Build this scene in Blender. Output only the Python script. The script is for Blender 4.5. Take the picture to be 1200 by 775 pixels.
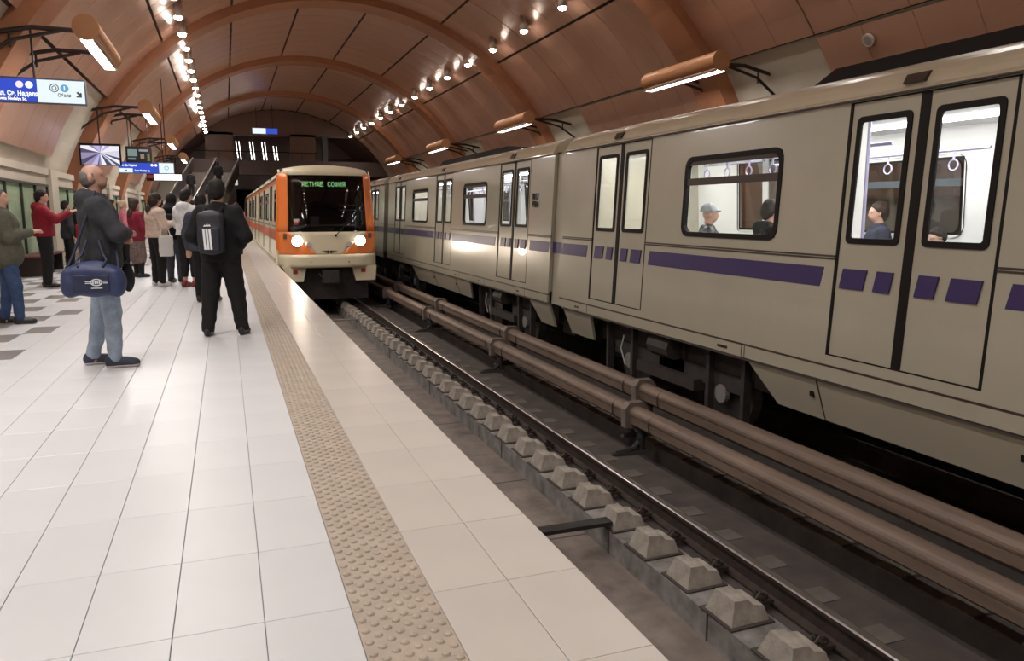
import bpy, math, random
import numpy as np
from mathutils import Vector, Matrix, Euler
random.seed(7)
for _o in list(bpy.data.objects):
    bpy.data.objects.remove(_o, do_unlink=True)
scene = bpy.context.scene
COL = scene.collection
PI = math.pi

# ------------------------------------------------------------------ camera
CAM_H = 1.43
cam_d = bpy.data.cameras.new('camera')
cam_d.sensor_fit = 'HORIZONTAL'
cam_d.sensor_width = 36.0
cam_d.lens = 27.0
cam_d.clip_end = 400
cam = bpy.data.objects.new('camera', cam_d)
COL.objects.link(cam)
_p, _yaw = math.radians(8.7486), math.radians(20.2535)
_F = Vector((math.sin(_yaw) * math.cos(_p), math.cos(_yaw) * math.cos(_p), -math.sin(_p)))
_R = Vector((math.cos(_yaw), -math.sin(_yaw), 0))
_U = _R.cross(_F)
cam.matrix_world = Matrix(((_R.x, _U.x, -_F.x, 0), (_R.y, _U.y, -_F.y, 0), (_R.z, _U.z, -_F.z, CAM_H), (0, 0, 0, 1)))
scene.camera = cam

def in_frame(p, margin=0.0):
    d = Vector(p) - Vector((0, 0, CAM_H))
    z = d.dot(_F)
    return z > 0.05 and abs(d.dot(_R) / z) < 600 / 900 + margin and abs(d.dot(_U) / z) < 387.5 / 900 + margin
_off = {}
def light_name(base, *pts):      # lamps of the station that stand outside the picture carry _offscreen
    if any(in_frame(p) for p in pts): return base
    _off[base] = _off.get(base, 0) + 1
    return '%s_%d_offscreen' % (base, _off[base])

# ------------------------------------------------------------------ world and exposure
w = bpy.data.worlds.new('world')
scene.world = w
w.use_nodes = True
w.node_tree.nodes['Background'].inputs[0].default_value = (0, 0, 0, 1)
w.node_tree.nodes['Background'].inputs[1].default_value = 0.0
vs = scene.view_settings
vs.view_transform = 'Standard'
vs.look = 'None'
vs.gamma = 1.0
vs.use_curve_mapping = False
vs.exposure = 0.0
SPOT_W = 235.0      # each ceiling downlight
TUBE_W = 115.0      # each wooden tube lamp
SALOON = 23.0        # carriage light strip

# ------------------------------------------------------------------ materials
MATS = {}
def mat(name, col, rough=0.6, metal=0.0, var=0.0, scale=6.0, bump=0.0, bscale=40.0, spec=0.5, emit=None, estr=0.0, coat=0.0, stretch=None, col2=None):
    if name in MATS:
        return MATS[name]
    m = bpy.data.materials.new(name)
    m.use_nodes = True
    nt = m.node_tree
    b = nt.nodes['Principled BSDF']
    c = (*col, 1)
    b.inputs['Base Color'].default_value = c
    b.inputs['Roughness'].default_value = rough
    b.inputs['Metallic'].default_value = metal
    b.inputs['Specular IOR Level'].default_value = spec
    b.inputs['Coat Weight'].default_value = coat
    if emit:
        b.inputs['Emission Color'].default_value = (*emit, 1)
        b.inputs['Emission Strength'].default_value = estr
    if var or bump or col2:
        tc = nt.nodes.new('ShaderNodeTexCoord')
        mp = nt.nodes.new('ShaderNodeMapping')
        nt.links.new(tc.outputs['Object'], mp.inputs['Vector'])
        if stretch:
            mp.inputs['Scale'].default_value = stretch
    if var or col2:
        n = nt.nodes.new('ShaderNodeTexNoise')
        n.inputs['Scale'].default_value = scale
        n.inputs['Detail'].default_value = 5
        n.inputs['Roughness'].default_value = 0.6
        nt.links.new(mp.outputs['Vector'], n.inputs['Vector'])
        mx = nt.nodes.new('ShaderNodeMix')
        mx.data_type = 'RGBA'
        ramp = nt.nodes.new('ShaderNodeMapRange')
        ramp.inputs['From Min'].default_value = 0.3
        ramp.inputs['From Max'].default_value = 0.7
        nt.links.new(n.outputs['Fac'], ramp.inputs['Value'])
        nt.links.new(ramp.outputs['Result'], mx.inputs['Factor'])
        if col2:
            mx.inputs['A'].default_value = c
            mx.inputs['B'].default_value = (*col2, 1)
        else:
            mx.inputs['A'].default_value = (*[max(0, v * (1 - var)) for v in col], 1)
            mx.inputs['B'].default_value = (*[min(1, v * (1 + var)) for v in col], 1)
        nt.links.new(mx.outputs['Result'], b.inputs['Base Color'])
    if bump:
        n2 = nt.nodes.new('ShaderNodeTexNoise')
        n2.inputs['Scale'].default_value = bscale
        n2.inputs['Detail'].default_value = 3
        nt.links.new(mp.outputs['Vector'], n2.inputs['Vector'])
        bp = nt.nodes.new('ShaderNodeBump')
        bp.inputs['Strength'].default_value = bump
        bp.inputs['Distance'].default_value = 0.01
        nt.links.new(n2.outputs['Fac'], bp.inputs['Height'])
        nt.links.new(bp.outputs['Normal'], b.inputs['Normal'])
    MATS[name] = m
    return m

def emis(name, col, strength):
    if name in MATS:
        return MATS[name]
    m = bpy.data.materials.new(name)
    m.use_nodes = True
    nt = m.node_tree
    nt.nodes.clear()
    e = nt.nodes.new('ShaderNodeEmission')
    e.inputs[0].default_value = (*col, 1)
    e.inputs[1].default_value = strength
    o = nt.nodes.new('ShaderNodeOutputMaterial')
    nt.links.new(e.outputs[0], o.inputs[0])
    MATS[name] = m
    return m

def glass(name, tint=(0.9, 0.95, 0.93), refl=0.12, rough=0.02):
    if name in MATS:
        return MATS[name]
    m = bpy.data.materials.new(name)
    m.use_nodes = True
    nt = m.node_tree
    nt.nodes.clear()
    t = nt.nodes.new('ShaderNodeBsdfTransparent')
    t.inputs[0].default_value = (*tint, 1)
    g = nt.nodes.new('ShaderNodeBsdfGlossy')
    g.inputs['Roughness'].default_value = rough
    mx = nt.nodes.new('ShaderNodeMixShader')
    mx.inputs[0].default_value = refl
    o = nt.nodes.new('ShaderNodeOutputMaterial')
    nt.links.new(t.outputs[0], mx.inputs[1])
    nt.links.new(g.outputs[0], mx.inputs[2])
    nt.links.new(mx.outputs[0], o.inputs[0])
    MATS[name] = m
    return m

# ------------------------------------------------------------------ mesh helpers
def link(o, parent=None, world=False):
    COL.objects.link(o)
    if parent is not None:
        o.parent = parent
        if world and parent.parent is None:
            o.matrix_parent_inverse = Matrix.Translation(-Vector(parent.location))
    return o

def tag(o, label=None, cat=None, group=None, kind=None):
    if label: o['label'] = label
    if cat: o['category'] = cat
    if group: o['group'] = group
    if kind: o['kind'] = kind
    return o

def empty(name, loc=(0, 0, 0), rz=0.0, label=None, cat=None, group=None, parent=None):
    o = bpy.data.objects.new(name, None)
    o.empty_display_size = 0.1
    o.location = loc
    o.rotation_euler = (0, 0, rz)
    COL.objects.link(o)
    if parent is not None:
        o.parent = parent
    return tag(o, label, cat, group)

class MB:
    def __init__(self):
        self.v = []; self.f = []; self.m = []; self.cur = 0
    def add(self, vs, fs):
        b = len(self.v)
        self.v += [tuple(p) for p in vs]
        for f in fs:
            self.f.append(tuple(b + i for i in f)); self.m.append(self.cur)
        return self
    def box(self, x0, x1, y0, y1, z0, z1):
        return self.add([(x0, y0, z0), (x1, y0, z0), (x1, y1, z0), (x0, y1, z0), (x0, y0, z1), (x1, y0, z1), (x1, y1, z1), (x0, y1, z1)],
                 [(0, 3, 2, 1), (4, 5, 6, 7), (0, 1, 5, 4), (1, 2, 6, 5), (2, 3, 7, 6), (3, 0, 4, 7)])
    def hexa(self, p):   # 8 points: bottom loop 4 then top loop 4
        return self.add(p, [(0, 3, 2, 1), (4, 5, 6, 7), (0, 1, 5, 4), (1, 2, 6, 5), (2, 3, 7, 6), (3, 0, 4, 7)])
    def prism(self, poly, ext):
        n = len(poly); e = Vector(ext)
        a = [Vector(p) for p in poly]
        vs = a + [p + e for p in a]
        fs = [tuple(range(n))[::-1], tuple(range(n, 2 * n))] + [(i, (i + 1) % n, n + (i + 1) % n, n + i) for i in range(n)]
        return self.add(vs, fs)
    def tube(self, pts, r, n=8, caps=True):
        pts = [Vector(p) for p in pts]; rs = r if isinstance(r, (list, tuple)) else [r] * len(pts)
        rings = []
        up = None
        for i, p in enumerate(pts):
            t = (pts[min(i + 1, len(pts) - 1)] - pts[max(i - 1, 0)]).normalized()
            if up is None:
                up = Vector((0, 0, 1)) if abs(t.z) < 0.9 else Vector((1, 0, 0))
            s = t.cross(up).normalized(); u = s.cross(t).normalized(); up = u
            rings.append([p + (s * math.cos(2 * PI * k / n) + u * math.sin(2 * PI * k / n)) * rs[i] for k in range(n)])
        vs = [q for R in rings for q in R]
        fs = []
        for i in range(len(pts) - 1):
            for k in range(n):
                a, b = i * n + k, i * n + (k + 1) % n
                fs.append((a, b, b + n, a + n))
        if caps:
            fs.append(tuple(range(n))[::-1]); fs.append(tuple(range((len(pts) - 1) * n, len(pts) * n)))
        return self.add(vs, fs)
    def extrude_y(self, prof, y0, y1, closed=True, caps=True):   # prof of (x, z)
        n = len(prof)
        vs = [(x, y0, z) for x, z in prof] + [(x, y1, z) for x, z in prof]
        fs = [(i, (i + 1) % n, n + (i + 1) % n, n + i) for i in range(n if closed else n - 1)]
        if caps and closed:
            fs += [tuple(range(n))[::-1], tuple(range(n, 2 * n))]
        return self.add(vs, fs)
    def grid(self, fn, us, vs_):
        nu, nv = len(us), len(vs_)
        return self.add([fn(u, v) for u in us for v in vs_], [(i * nv + j, (i + 1) * nv + j, (i + 1) * nv + j + 1, i * nv + j + 1) for i in range(nu - 1) for j in range(nv - 1)])
    def mesh(self, name, mats, smooth=False):
        me = bpy.data.meshes.new(name)
        me.from_pydata([tuple(map(float, p)) for p in self.v], [], self.f)
        for m in (mats if isinstance(mats, (list, tuple)) else [mats]):
            me.materials.append(m)
        if len(me.materials) > 1:
            me.polygons.foreach_set('material_index', self.m)
        if smooth:
            me.polygons.foreach_set('use_smooth', [True] * len(me.polygons))
        me.update()
        return me
    def build(self, name, mats, parent=None, world=False, smooth=False, loc=None, solid=0.0, bevel=0.0, offset=-1):
        o = bpy.data.objects.new(name, self.mesh(name, mats, smooth))
        if loc is not None: o.location = loc
        link(o, parent, world)
        if solid:
            s = o.modifiers.new('solidify', 'SOLIDIFY'); s.thickness = solid; s.offset = offset
        if bevel:
            b = o.modifiers.new('bevel', 'BEVEL'); b.width = bevel; b.segments = 2; b.limit_method = 'ANGLE'
        return o

def inst(name, me, loc, parent=None, rz=0.0):
    o = bpy.data.objects.new(name, me)
    o.location = loc
    if rz: o.rotation_euler = (0, 0, rz)
    COL.objects.link(o)
    if parent is not None: o.parent = parent
    return o

def holes_grid(y0, y1, z0, z1, holes):
    ys = sorted({y0, y1, *[max(y0, min(y1, h[i])) for h in holes for i in (0, 1)]})
    zs = sorted({z0, z1, *[max(z0, min(z1, h[i])) for h in holes for i in (2, 3)]})
    cells = []
    for i in range(len(ys) - 1):
        for j in range(len(zs) - 1):
            cy, cz = (ys[i] + ys[i + 1]) / 2, (zs[j] + zs[j + 1]) / 2
            if not any(h[0] < cy < h[1] and h[2] < cz < h[3] for h in holes):
                cells.append((ys[i], ys[i + 1], zs[j], zs[j + 1]))
    return ys, zs, cells

def rrect(y0, y1, z0, z1, r, n=5):
    pts = []
    for cy, cz, a0 in ((y1 - r, z1 - r, 0), (y0 + r, z1 - r, 90), (y0 + r, z0 + r, 180), (y1 - r, z0 + r, 270)):
        for k in range(n + 1):
            a = math.radians(a0 + 90 * k / n)
            pts.append((cy + r * math.cos(a), cz + r * math.sin(a)))
    return pts

def text_mesh(body, size, font=None, bold=0.0, depth=0.001):
    c = bpy.data.curves.new('lettering', 'FONT')
    c.body = body; c.size = size; c.extrude = depth; c.offset = bold
    c.align_x = 'LEFT'; c.align_y = 'BOTTOM_BASELINE'; c.resolution_u = 3
    o = bpy.data.objects.new('lettering', c)
    COL.objects.link(o)
    dg = bpy.context.evaluated_depsgraph_get()
    me = bpy.data.meshes.new_from_object(o.evaluated_get(dg))
    bpy.data.objects.remove(o, do_unlink=True)
    bpy.data.curves.remove(c)
    return me

# ------------------------------------------------------------------ smooth solids (people, bags, soft things)
def sdf_solid(prims, vox, k=0.03, cut=None, wob=0.0, wf=18.0):
    lo = np.array([1e9] * 3); hi = -lo
    for p in prims:
        if p[0] == 'c':
            for q, r in ((p[1], p[3]), (p[2], p[4])):
                lo = np.minimum(lo, np.array(q) - r); hi = np.maximum(hi, np.array(q) + r)
        else:
            m = max(p[2]) if p[0] == 'e' else float(np.linalg.norm(p[2]))
            if len(p) <= 3 or p[3] is None:
                m = np.array(p[2]) + (0 if p[0] == 'e' else 0.02)
            lo = np.minimum(lo, np.array(p[1]) - m); hi = np.maximum(hi, np.array(p[1]) + m)
    lo = lo - 3 * vox - wob; hi = hi + 3 * vox + wob
    n = np.ceil((hi - lo) / vox).astype(int) + 1
    ax = [lo[i] + vox * np.arange(n[i]) for i in range(3)]
    D = np.full(n, 0.5)
    for p in prims:
        if p[0] == 'c':
            a, b, ra, rb = np.array(p[1], float), np.array(p[2], float), p[3], p[4]
            mn = np.minimum(a - ra, b - rb); mx_ = np.maximum(a + ra, b + rb)
        else:
            c = np.array(p[1], float)
            m = np.array([max(p[2]) * 1.8] * 3) if (len(p) > 3 and p[3] is not None) else np.array(p[2], float)
            mn, mx_ = c - m, c + m
        i0 = np.clip(np.floor((mn - k - 2 * vox - lo) / vox).astype(int), 0, n - 1)
        i1 = np.clip(np.ceil((mx_ + k + 2 * vox - lo) / vox).astype(int) + 1, 1, n)
        sl = tuple(slice(i0[i], i1[i]) for i in range(3))
        X = ax[0][sl[0]][:, None, None]; Y = ax[1][sl[1]][None, :, None]; Z = ax[2][sl[2]][None, None, :]
        if p[0] == 'c':
            ba = b - a; L = float(ba @ ba) + 1e-9
            t = np.clip(((X - a[0]) * ba[0] + (Y - a[1]) * ba[1] + (Z - a[2]) * ba[2]) / L, 0, 1)
            d = np.sqrt((X - a[0] - t * ba[0]) ** 2 + (Y - a[1] - t * ba[1]) ** 2 + (Z - a[2] - t * ba[2]) ** 2) - (ra + (rb - ra) * t)
        else:
            dx, dy, dz = X - c[0], Y - c[1], Z - c[2]
            if len(p) > 3 and p[3] is not None:
                M = np.array(p[3]).T
                dx, dy, dz = (M[0, 0] * dx + M[0, 1] * dy + M[0, 2] * dz, M[1, 0] * dx + M[1, 1] * dy + M[1, 2] * dz, M[2, 0] * dx + M[2, 1] * dy + M[2, 2] * dz)
            r = p[2]
            if p[0] == 'e':
                k0 = np.sqrt((dx / r[0]) ** 2 + (dy / r[1]) ** 2 + (dz / r[2]) ** 2)
                k1 = np.sqrt((dx / r[0] ** 2) ** 2 + (dy / r[1] ** 2) ** 2 + (dz / r[2] ** 2) ** 2) + 1e-9
                d = k0 * (k0 - 1) / k1
            else:
                rr = min(r) * 0.45
                qx, qy, qz = np.abs(dx) - r[0] + rr, np.abs(dy) - r[1] + rr, np.abs(dz) - r[2] + rr
                d = np.sqrt(np.maximum(qx, 0) ** 2 + np.maximum(qy, 0) ** 2 + np.maximum(qz, 0) ** 2) + np.minimum(np.maximum(qx, np.maximum(qy, qz)), 0) - rr
        o = D[sl]
        h = np.maximum(k - np.abs(o - d), 0) / k
        D[sl] = np.minimum(o, d) - h * h * k * 0.25
    X = ax[0][:, None, None]; Y = ax[1][None, :, None]; Z = ax[2][None, None, :]
    if wob:
        D = D + wob * (np.sin(wf * (X * .7 + Z * 1.3) + 1.3 * np.sin(wf * .6 * Y)) * np.sin(wf * (Y * 1.1 - Z * .6) + np.sin(wf * .8 * X)))
    if cut is not None:
        for c in cut:      # (normal, offset): keep n.p <= offset
            D = np.maximum(D, c[0][0] * X + c[0][1] * Y + c[0][2] * Z - c[1])
    D[0] = D[-1] = 0.1; D[:, 0] = D[:, -1] = 0.1; D[:, :, 0] = D[:, :, -1] = 0.1
    return surface_nets(D, lo, vox)

def surface_nets(D, lo, vox):
    S = D < 0
    n = D.shape
    c = [np.s_[0:-1], np.s_[1:None]]
    cnt = np.zeros(tuple(s - 1 for s in n), int)
    for i in (0, 1):
        for j in (0, 1):
            for l in (0, 1):
                cnt += S[c[i], c[j], c[l]]
    act = (cnt > 0) & (cnt < 8)
    idx = -np.ones(act.shape, int)
    cells = np.argwhere(act)
    idx[act] = np.arange(len(cells))
    acc = np.zeros((len(cells), 3)); num = np.zeros(len(cells))
    i, j, l = cells.T
    corners = [(a, b, e) for a in (0, 1) for b in (0, 1) for e in (0, 1)]
    for a in range(8):
        for b in range(a + 1, 8):
            ca, cb = corners[a], corners[b]
            if sum(abs(x - y) for x, y in zip(ca, cb)) != 1:
                continue
            da = D[i + ca[0], j + ca[1], l + ca[2]]; db = D[i + cb[0], j + cb[1], l + cb[2]]
            m = (da < 0) != (db < 0)
            t = np.where(m, da / (da - db + 1e-12), 0)
            pt = np.array(ca)[None] + t[:, None] * (np.array(cb) - np.array(ca))[None]
            acc[m] += pt[m]; num[m] += 1
    V = lo + vox * (cells + acc / num[:, None])
    F = []
    for axis in range(3):
        sl0 = [slice(None)] * 3; sl1 = [slice(None)] * 3
        sl0[axis] = slice(0, -1); sl1[axis] = slice(1, None)
        A, B = S[tuple(sl0)], S[tuple(sl1)]
        e = np.argwhere(A != B)
        o1, o2 = [(1, 2), (2, 0), (0, 1)][axis]
        ok = (e[:, o1] > 0) & (e[:, o2] > 0) & (e[:, o1] < n[o1] - 1) & (e[:, o2] < n[o2] - 1)
        e = e[ok]
        d1 = np.zeros(3, int); d1[o1] = 1
        d2 = np.zeros(3, int); d2[o2] = 1
        q = [e - d1 - d2, e - d2, e, e - d1]
        q = np.stack([idx[x[:, 0], x[:, 1], x[:, 2]] for x in q], 1)
        fl = A[e[:, 0], e[:, 1], e[:, 2]]
        q[~fl] = q[~fl][:, ::-1]
        F.append(q)
    return V, np.concatenate(F)

def soft(name, prims, vox, m, parent=None, k=0.03, cut=None, wob=0.0, wf=18.0, matfn=None, loc=None, scale=1.0):
    V, F = sdf_solid(prims, vox, k, cut, wob, wf)
    # one relaxation pass
    if len(F):
        s = np.zeros_like(V); c = np.zeros(len(V))
        for a in range(4):
            np.add.at(s, F[:, a], V[F[:, (a + 1) % 4]]); np.add.at(c, F[:, a], 1)
            np.add.at(s, F[:, a], V[F[:, (a + 3) % 4]]); np.add.at(c, F[:, a], 1)
        V = 0.5 * V + 0.5 * s / np.maximum(c, 1)[:, None]
    V = V * scale
    me = bpy.data.meshes.new(name)
    me.vertices.add(len(V)); me.vertices.foreach_set('co', V.astype(np.float32).ravel())
    me.loops.add(F.size); me.loops.foreach_set('vertex_index', F.astype(np.int32).ravel())
    me.polygons.add(len(F))
    me.polygons.foreach_set('loop_start', np.arange(0, F.size, 4, dtype=np.int32))
    me.polygons.foreach_set('loop_total', np.full(len(F), 4, dtype=np.int32))
    me.polygons.foreach_set('use_smooth', np.ones(len(F), dtype=bool))
    for mm in (m if isinstance(m, (list, tuple)) else [m]):
        me.materials.append(mm)
    if matfn is not None:
        C = V[F].mean(1) / scale
        me.polygons.foreach_set('material_index', matfn(C).astype(np.int32))
    me.update(calc_edges=True)
    me.validate()
    o = bpy.data.objects.new(name, me)
    if loc is not None: o.location = loc
    link(o, parent)
    return o

# ------------------------------------------------------------------ palette
M_TILE = mat('platform_tile', (0.61, 0.615, 0.625), 0.36, var=0.03, scale=1.4, bump=0.02, bscale=8)
M_TILEW = mat('edge_tile', (0.54, 0.50, 0.455), 0.3, var=0.05, scale=1.4, bump=0.02, bscale=8)
M_TILED = mat('dark_floor_tile', (0.20, 0.185, 0.18), 0.35, var=0.12, scale=3)
M_GROUT = mat('grout', (0.26, 0.245, 0.235), 0.9)
M_TACT = mat('tactile_tile', (0.40, 0.335, 0.27), 0.5, var=0.12, scale=5, bump=0.08, bscale=60)
M_RUST = mat('rust_panel', (0.50, 0.28, 0.20), 0.28, var=0.06, scale=0.8, metal=0.15, bump=0.015, bscale=3)
M_RIB = mat('rib_orange_brown', (0.34, 0.14, 0.068), 0.4, var=0.08, scale=1.5)
M_CREAMW = mat('cream_plaster', (0.52, 0.46, 0.37), 0.75, var=0.06, scale=1.5, bump=0.04)
M_SEAM = mat('dark_seam', (0.06, 0.03, 0.022), 0.8)
M_DARK = mat('near_black', (0.02, 0.018, 0.017), 0.7)
M_DMET = mat('dark_metal', (0.045, 0.032, 0.028), 0.4, metal=0.6)
M_CONC = mat('trackbed_concrete', (0.165, 0.135, 0.115), 0.85, var=0.35, scale=3.5, bump=0.25, bscale=18)
M_CONC2 = mat('plinth_concrete', (0.20, 0.185, 0.172), 0.85, var=0.45, scale=5, bump=0.3, bscale=14)
M_SLAB = mat('slab_concrete', (0.07, 0.058, 0.052), 0.85, var=0.3, scale=3, bump=0.2, bscale=20)
M_BLOCK = mat('block_concrete', (0.30, 0.265, 0.225), 0.9, var=0.32, scale=7, bump=0.4, bscale=30)
M_PAD = mat('rubber_pad', (0.06, 0.045, 0.04), 0.8)
M_RAIL = mat('rail_steel', (0.06, 0.045, 0.038), 0.6, metal=0.5, var=0.3, scale=8)
M_RAILTOP = mat('rail_head', (0.32, 0.30, 0.29), 0.28, metal=1.0)
M_TUBE = mat('third_rail_cover', (0.175, 0.125, 0.095), 0.55, var=0.28, scale=2.5, bump=0.1, bscale=25, stretch=(3, .4, 3))
M_BRK = mat('bracket_grey', (0.17, 0.14, 0.12), 0.7, var=0.2, scale=10)

# ------------------------------------------------------------------ platform floor
EDGE_X = 1.268
TILE_X0 = 0.355
m = MB(); m.box(-4.9, EDGE_X - 0.012, -14, 75, -0.45, -0.012)
floor = tag(m.build('floor', M_GROUT), kind='structure')
m = MB(); m.box(1.10, EDGE_X - 0.07, -14, 75, -1.62, -0.44)
wu = tag(m.build('wall_platform', M_CONC), kind='structure')

def tile_mesh(name, sx, sy, material):
    b = 0.0025; t = 0.012
    m = MB()
    x, y = sx / 2, sy / 2
    m.add([(-x, -y, -t), (x, -y, -t), (x, y, -t), (-x, y, -t), (-x, -y, -b * .5), (x, -y, -b * .5), (x, y, -b * .5), (-x, y, -b * .5),
           (-x + b, -y + b, 0), (x - b, -y + b, 0), (x - b, y - b, 0), (-x + b, y - b, 0)],
          [(0, 1, 5, 4), (1, 2, 6, 5), (2, 3, 7, 6), (3, 0, 4, 7), (4, 5, 9, 8), (5, 6, 10, 9), (6, 7, 11, 10), (7, 4, 8, 11), (8, 9, 10, 11)])
    return m, m.mesh(name, material)
_, ME_T = tile_mesh('floor_tile', 0.2972, 0.5975, M_TILE)
_, ME_D = tile_mesh('dark_floor_tile', 0.2972, 0.5975, M_TILED)
_, ME_E = tile_mesh('edge_tile', 0.2985, 0.5975, M_TILEW)
dark_set = {(0, 0), (0, 6), (1, 2), (1, 5), (1, 9), (2, 7), (2, 10), (1, 11), (0, 3), (2, 4), (3, 9), (3, 6)}
def is_dark(c, r):
    if c < 0: return False
    if (c, r) in dark_set: return True
    if c == 0: return r > 8 and (r % 6 == 0)
    if r < 12 and c < 4: return False
    return ((c * 7 + r * 3 + (r // 2) * 5) % 5) < 2
tiles = []
for i in range(-15, 0):
    for j in range(-6, 110):
        cx = TILE_X0 + 0.3 * i + 0.15; cy = 2.67 + 0.6 * j + 0.3
        c = round((-2.045 - (TILE_X0 + 0.3 * (i + 1))) / 0.3); r = j - 10
        tiles.append((cx, cy, ME_D if (c >= 0 and is_dark(c, r)) else ME_T))
for i in range(2):
    for j in range(-6, 110):
        tiles.append((0.6645 + 0.302 * i + 0.151, 2.67 + 0.6 * j + 0.3, ME_E))
def vis_key(t):      # nearer tiles in front of the lens first
    x, y, _ = t
    d = math.hypot(x - 0.3, y)
    ang = math.degrees(math.atan2(x, max(y, .01)))
    return d + (50 if (y < 1.3 or ang < -17 or ang > 60) else 0)
tiles.sort(key=vis_key)
for x, y, me in tiles[:290]:
    inst('dark_floor_tile' if me is ME_D else ('edge_tile' if me is ME_E else 'floor_tile'), me, (x, y, 0), floor)
far = {ME_T: MB(), ME_D: MB(), ME_E: MB()}
for x, y, me in tiles[290:]:
    hx = 0.1486 if me is not ME_E else 0.1492
    far[me].box(x - hx, x + hx, y - 0.2987, y + 0.2987, -0.012, 0)
for me, mm, nm in ((ME_T, M_TILE, 'floor_tiles_beyond'), (ME_D, M_TILED, 'dark_tiles_beyond'), (ME_E, M_TILEW, 'edge_tiles_beyond')):
    tag(far[me].build(nm, mm, floor), kind='stuff')

# tactile paving, one tile 0.3 x 0.3 with 32 studs
def tactile(n_side):
    m = MB(); m.box(-0.1535, 0.1535, -0.149, 0.149, -0.012, 0.0)
    for ph in (0, 1):
        for a in range(4):
            for b in range(4):
                x = -0.15 + 0.0375 * (1 if ph == 0 else 2) - 0.019 + 0.075 * a; y = -0.15 + 0.0375 * (1 if ph == 0 else 2) - 0.019 + 0.075 * b
                rings = [(0.0165, 0), (0.0135, 0.0055), (0.007, 0.0085)]
                vs_ = [(x + r * math.cos(2 * PI * q / n_side), y + r * math.sin(2 * PI * q / n_side), z) for r, z in rings for q in range(n_side)]
                fs = [(i * n_side + q, i * n_side + (q + 1) % n_side, (i + 1) * n_side + (q + 1) % n_side, (i + 1) * n_side + q) for i in range(2) for q in range(n_side)]
                fs.append(tuple(range(2 * n_side, 3 * n_side)))
                m.add(vs_, fs)
    return m
tm = tactile(10); ME_TA = tm.mesh('tactile_tile', M_TACT)
far_t = MB(); tlow = tactile(5)
for j in range(-8, 200):
    y = 2.538 + 0.3 * j + 0.15
    if y < 0: continue
    if y < 26: inst('tactile_tile', ME_TA, (0.5095, y, 0), floor)
    elif y < 60: far_t.add([(p[0] + 0.5095, p[1] + y, p[2]) for p in tlow.v], tlow.f)
tag(far_t.build('tactile_tiles_beyond', M_TACT, floor), kind='stuff')

# ------------------------------------------------------------------ trackbed
RAILZ = -1.10
tb = MB()
tb.box(1.2, 2.97, -14, 90, -1.7, -1.5)              # central channel floor
tb.cur = 1
tb.box(2.97, 3.36, -14, 90, -1.7, -1.30)            # plinth
tb.cur = 2
tb.box(3.36, 4.25, -14, 90, -1.7, -1.295)           # slab right of the rail
tb.box(4.25, 4.57, -14, 90, -2.15, -2.0)            # drain bottom, a deep open channel
tb.box(4.15, 4.25, -14, 90, -2.15, -1.7)
tb.box(4.57, 4.67, -14, 90, -2.15, -1.7)
tb.box(4.57, 5.2, -14, 90, -1.7, -1.30)
tb.box(5.2, 8.0, -14, 90, -1.75, -1.5)
tb.box(1.2, 2.05, -14, 90, -1.5, -1.30)
trackbed = tag(tb.build('trackbed', [M_CONC, M_CONC2, M_SLAB]), kind='structure')
# small joints and stains on the plinth
for k, y in enumerate((4.15, 5.62, 8.4, 11.9, 15.2)):
    m = MB(); m.box(2.962, 2.975, y, y + 0.012, -1.5, -1.298); m.build('plinth_joint', M_PAD, trackbed)
for y in (6.05, 7.6, 10.1, 12.6, 16.0):
    m = MB(); m.box(1.9, 2.965, y, y + 0.02, -1.5, -1.4985); m.build('channel_joint', M_PAD, trackbed)

def block_mesh():
    m = MB(); w_, h_ = 0.15, 0.16
    xa, xb = 0.0, 0.31
    m.hexa([(xa, -w_, 0), (xb, -w_, 0), (xb, w_, 0), (xa, w_, 0),
            (xa + .05, -w_ + .045, h_), (xa + .16, -w_ + .045, h_ - .005), (xa + .16, w_ - .045, h_ - .005), (xa + .05, w_ - .045, h_)])
    m.hexa([(xa + .14, -w_ + .005, 0), (xb, -w_ + .005, 0), (xb, w_ - .005, 0), (xa + .14, w_ - .005, 0),
            (xa + .155, -w_ + .04, h_ * .78), (xb - .03, -w_ + .03, h_ * .62), (xb - .03, w_ - .03, h_ * .62), (xa + .155, w_ - .04, h_ * .78)])
    return m.mesh('sleeper_block', M_BLOCK)
ME_BLK = block_mesh()
m = MB(); m.box(-.025, .33, -.18, .18, 0, 0.012); ME_PAD = m.mesh('base_pad', M_PAD)
m = MB()
m.tube([(0, -.03, 0), (0, -.03, .10)], .014, 6); m.tube([(0, .03, 0), (0, .03, .085)], .014, 6)
m.box(-.05, .08, -.055, .055, 0.01, .035); m.tube([(0, -.03, .05), (0, -.03, .068)], .026, 6); m.tube([(0, .03, .045), (0, .03, .063)], .026, 6)
m.tube([(-.04, 0, .03), (.0, 0, .075), (.06, 0, .045)], .012, 6)
ME_CLIP = m.mesh('rail_clip', M_RAIL)
m = MB(); m.box(0, .17, -.1, .1, 0, 0.006); ME_PATCH = m.mesh('sleeper_end', mat('sleeper_end', (0.12, .105, .09), .85, var=.2))
y = 2.4 ; k = 0
while y < 45:
    o = inst('sleeper_block', ME_BLK, (2.995 + random.uniform(-.01, .01), y + random.uniform(-.015, .015), -1.29), trackbed, random.uniform(-.03, .03))
    o.scale = (1, random.uniform(.93, 1.05), random.uniform(.92, 1.06))
    inst('base_pad', ME_PAD, (0, 0, -.009), o)
    inst('rail_clip', ME_CLIP, (.345, 0.0, .04), o)
    inst('sleeper_end', ME_PATCH, (3.80, y + .02, -1.295), trackbed)
    if k % 1 == 0: inst('rail_clip', ME_CLIP, (3.645, y, -1.29), trackbed, PI)
    y += 0.555; k += 1
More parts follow.
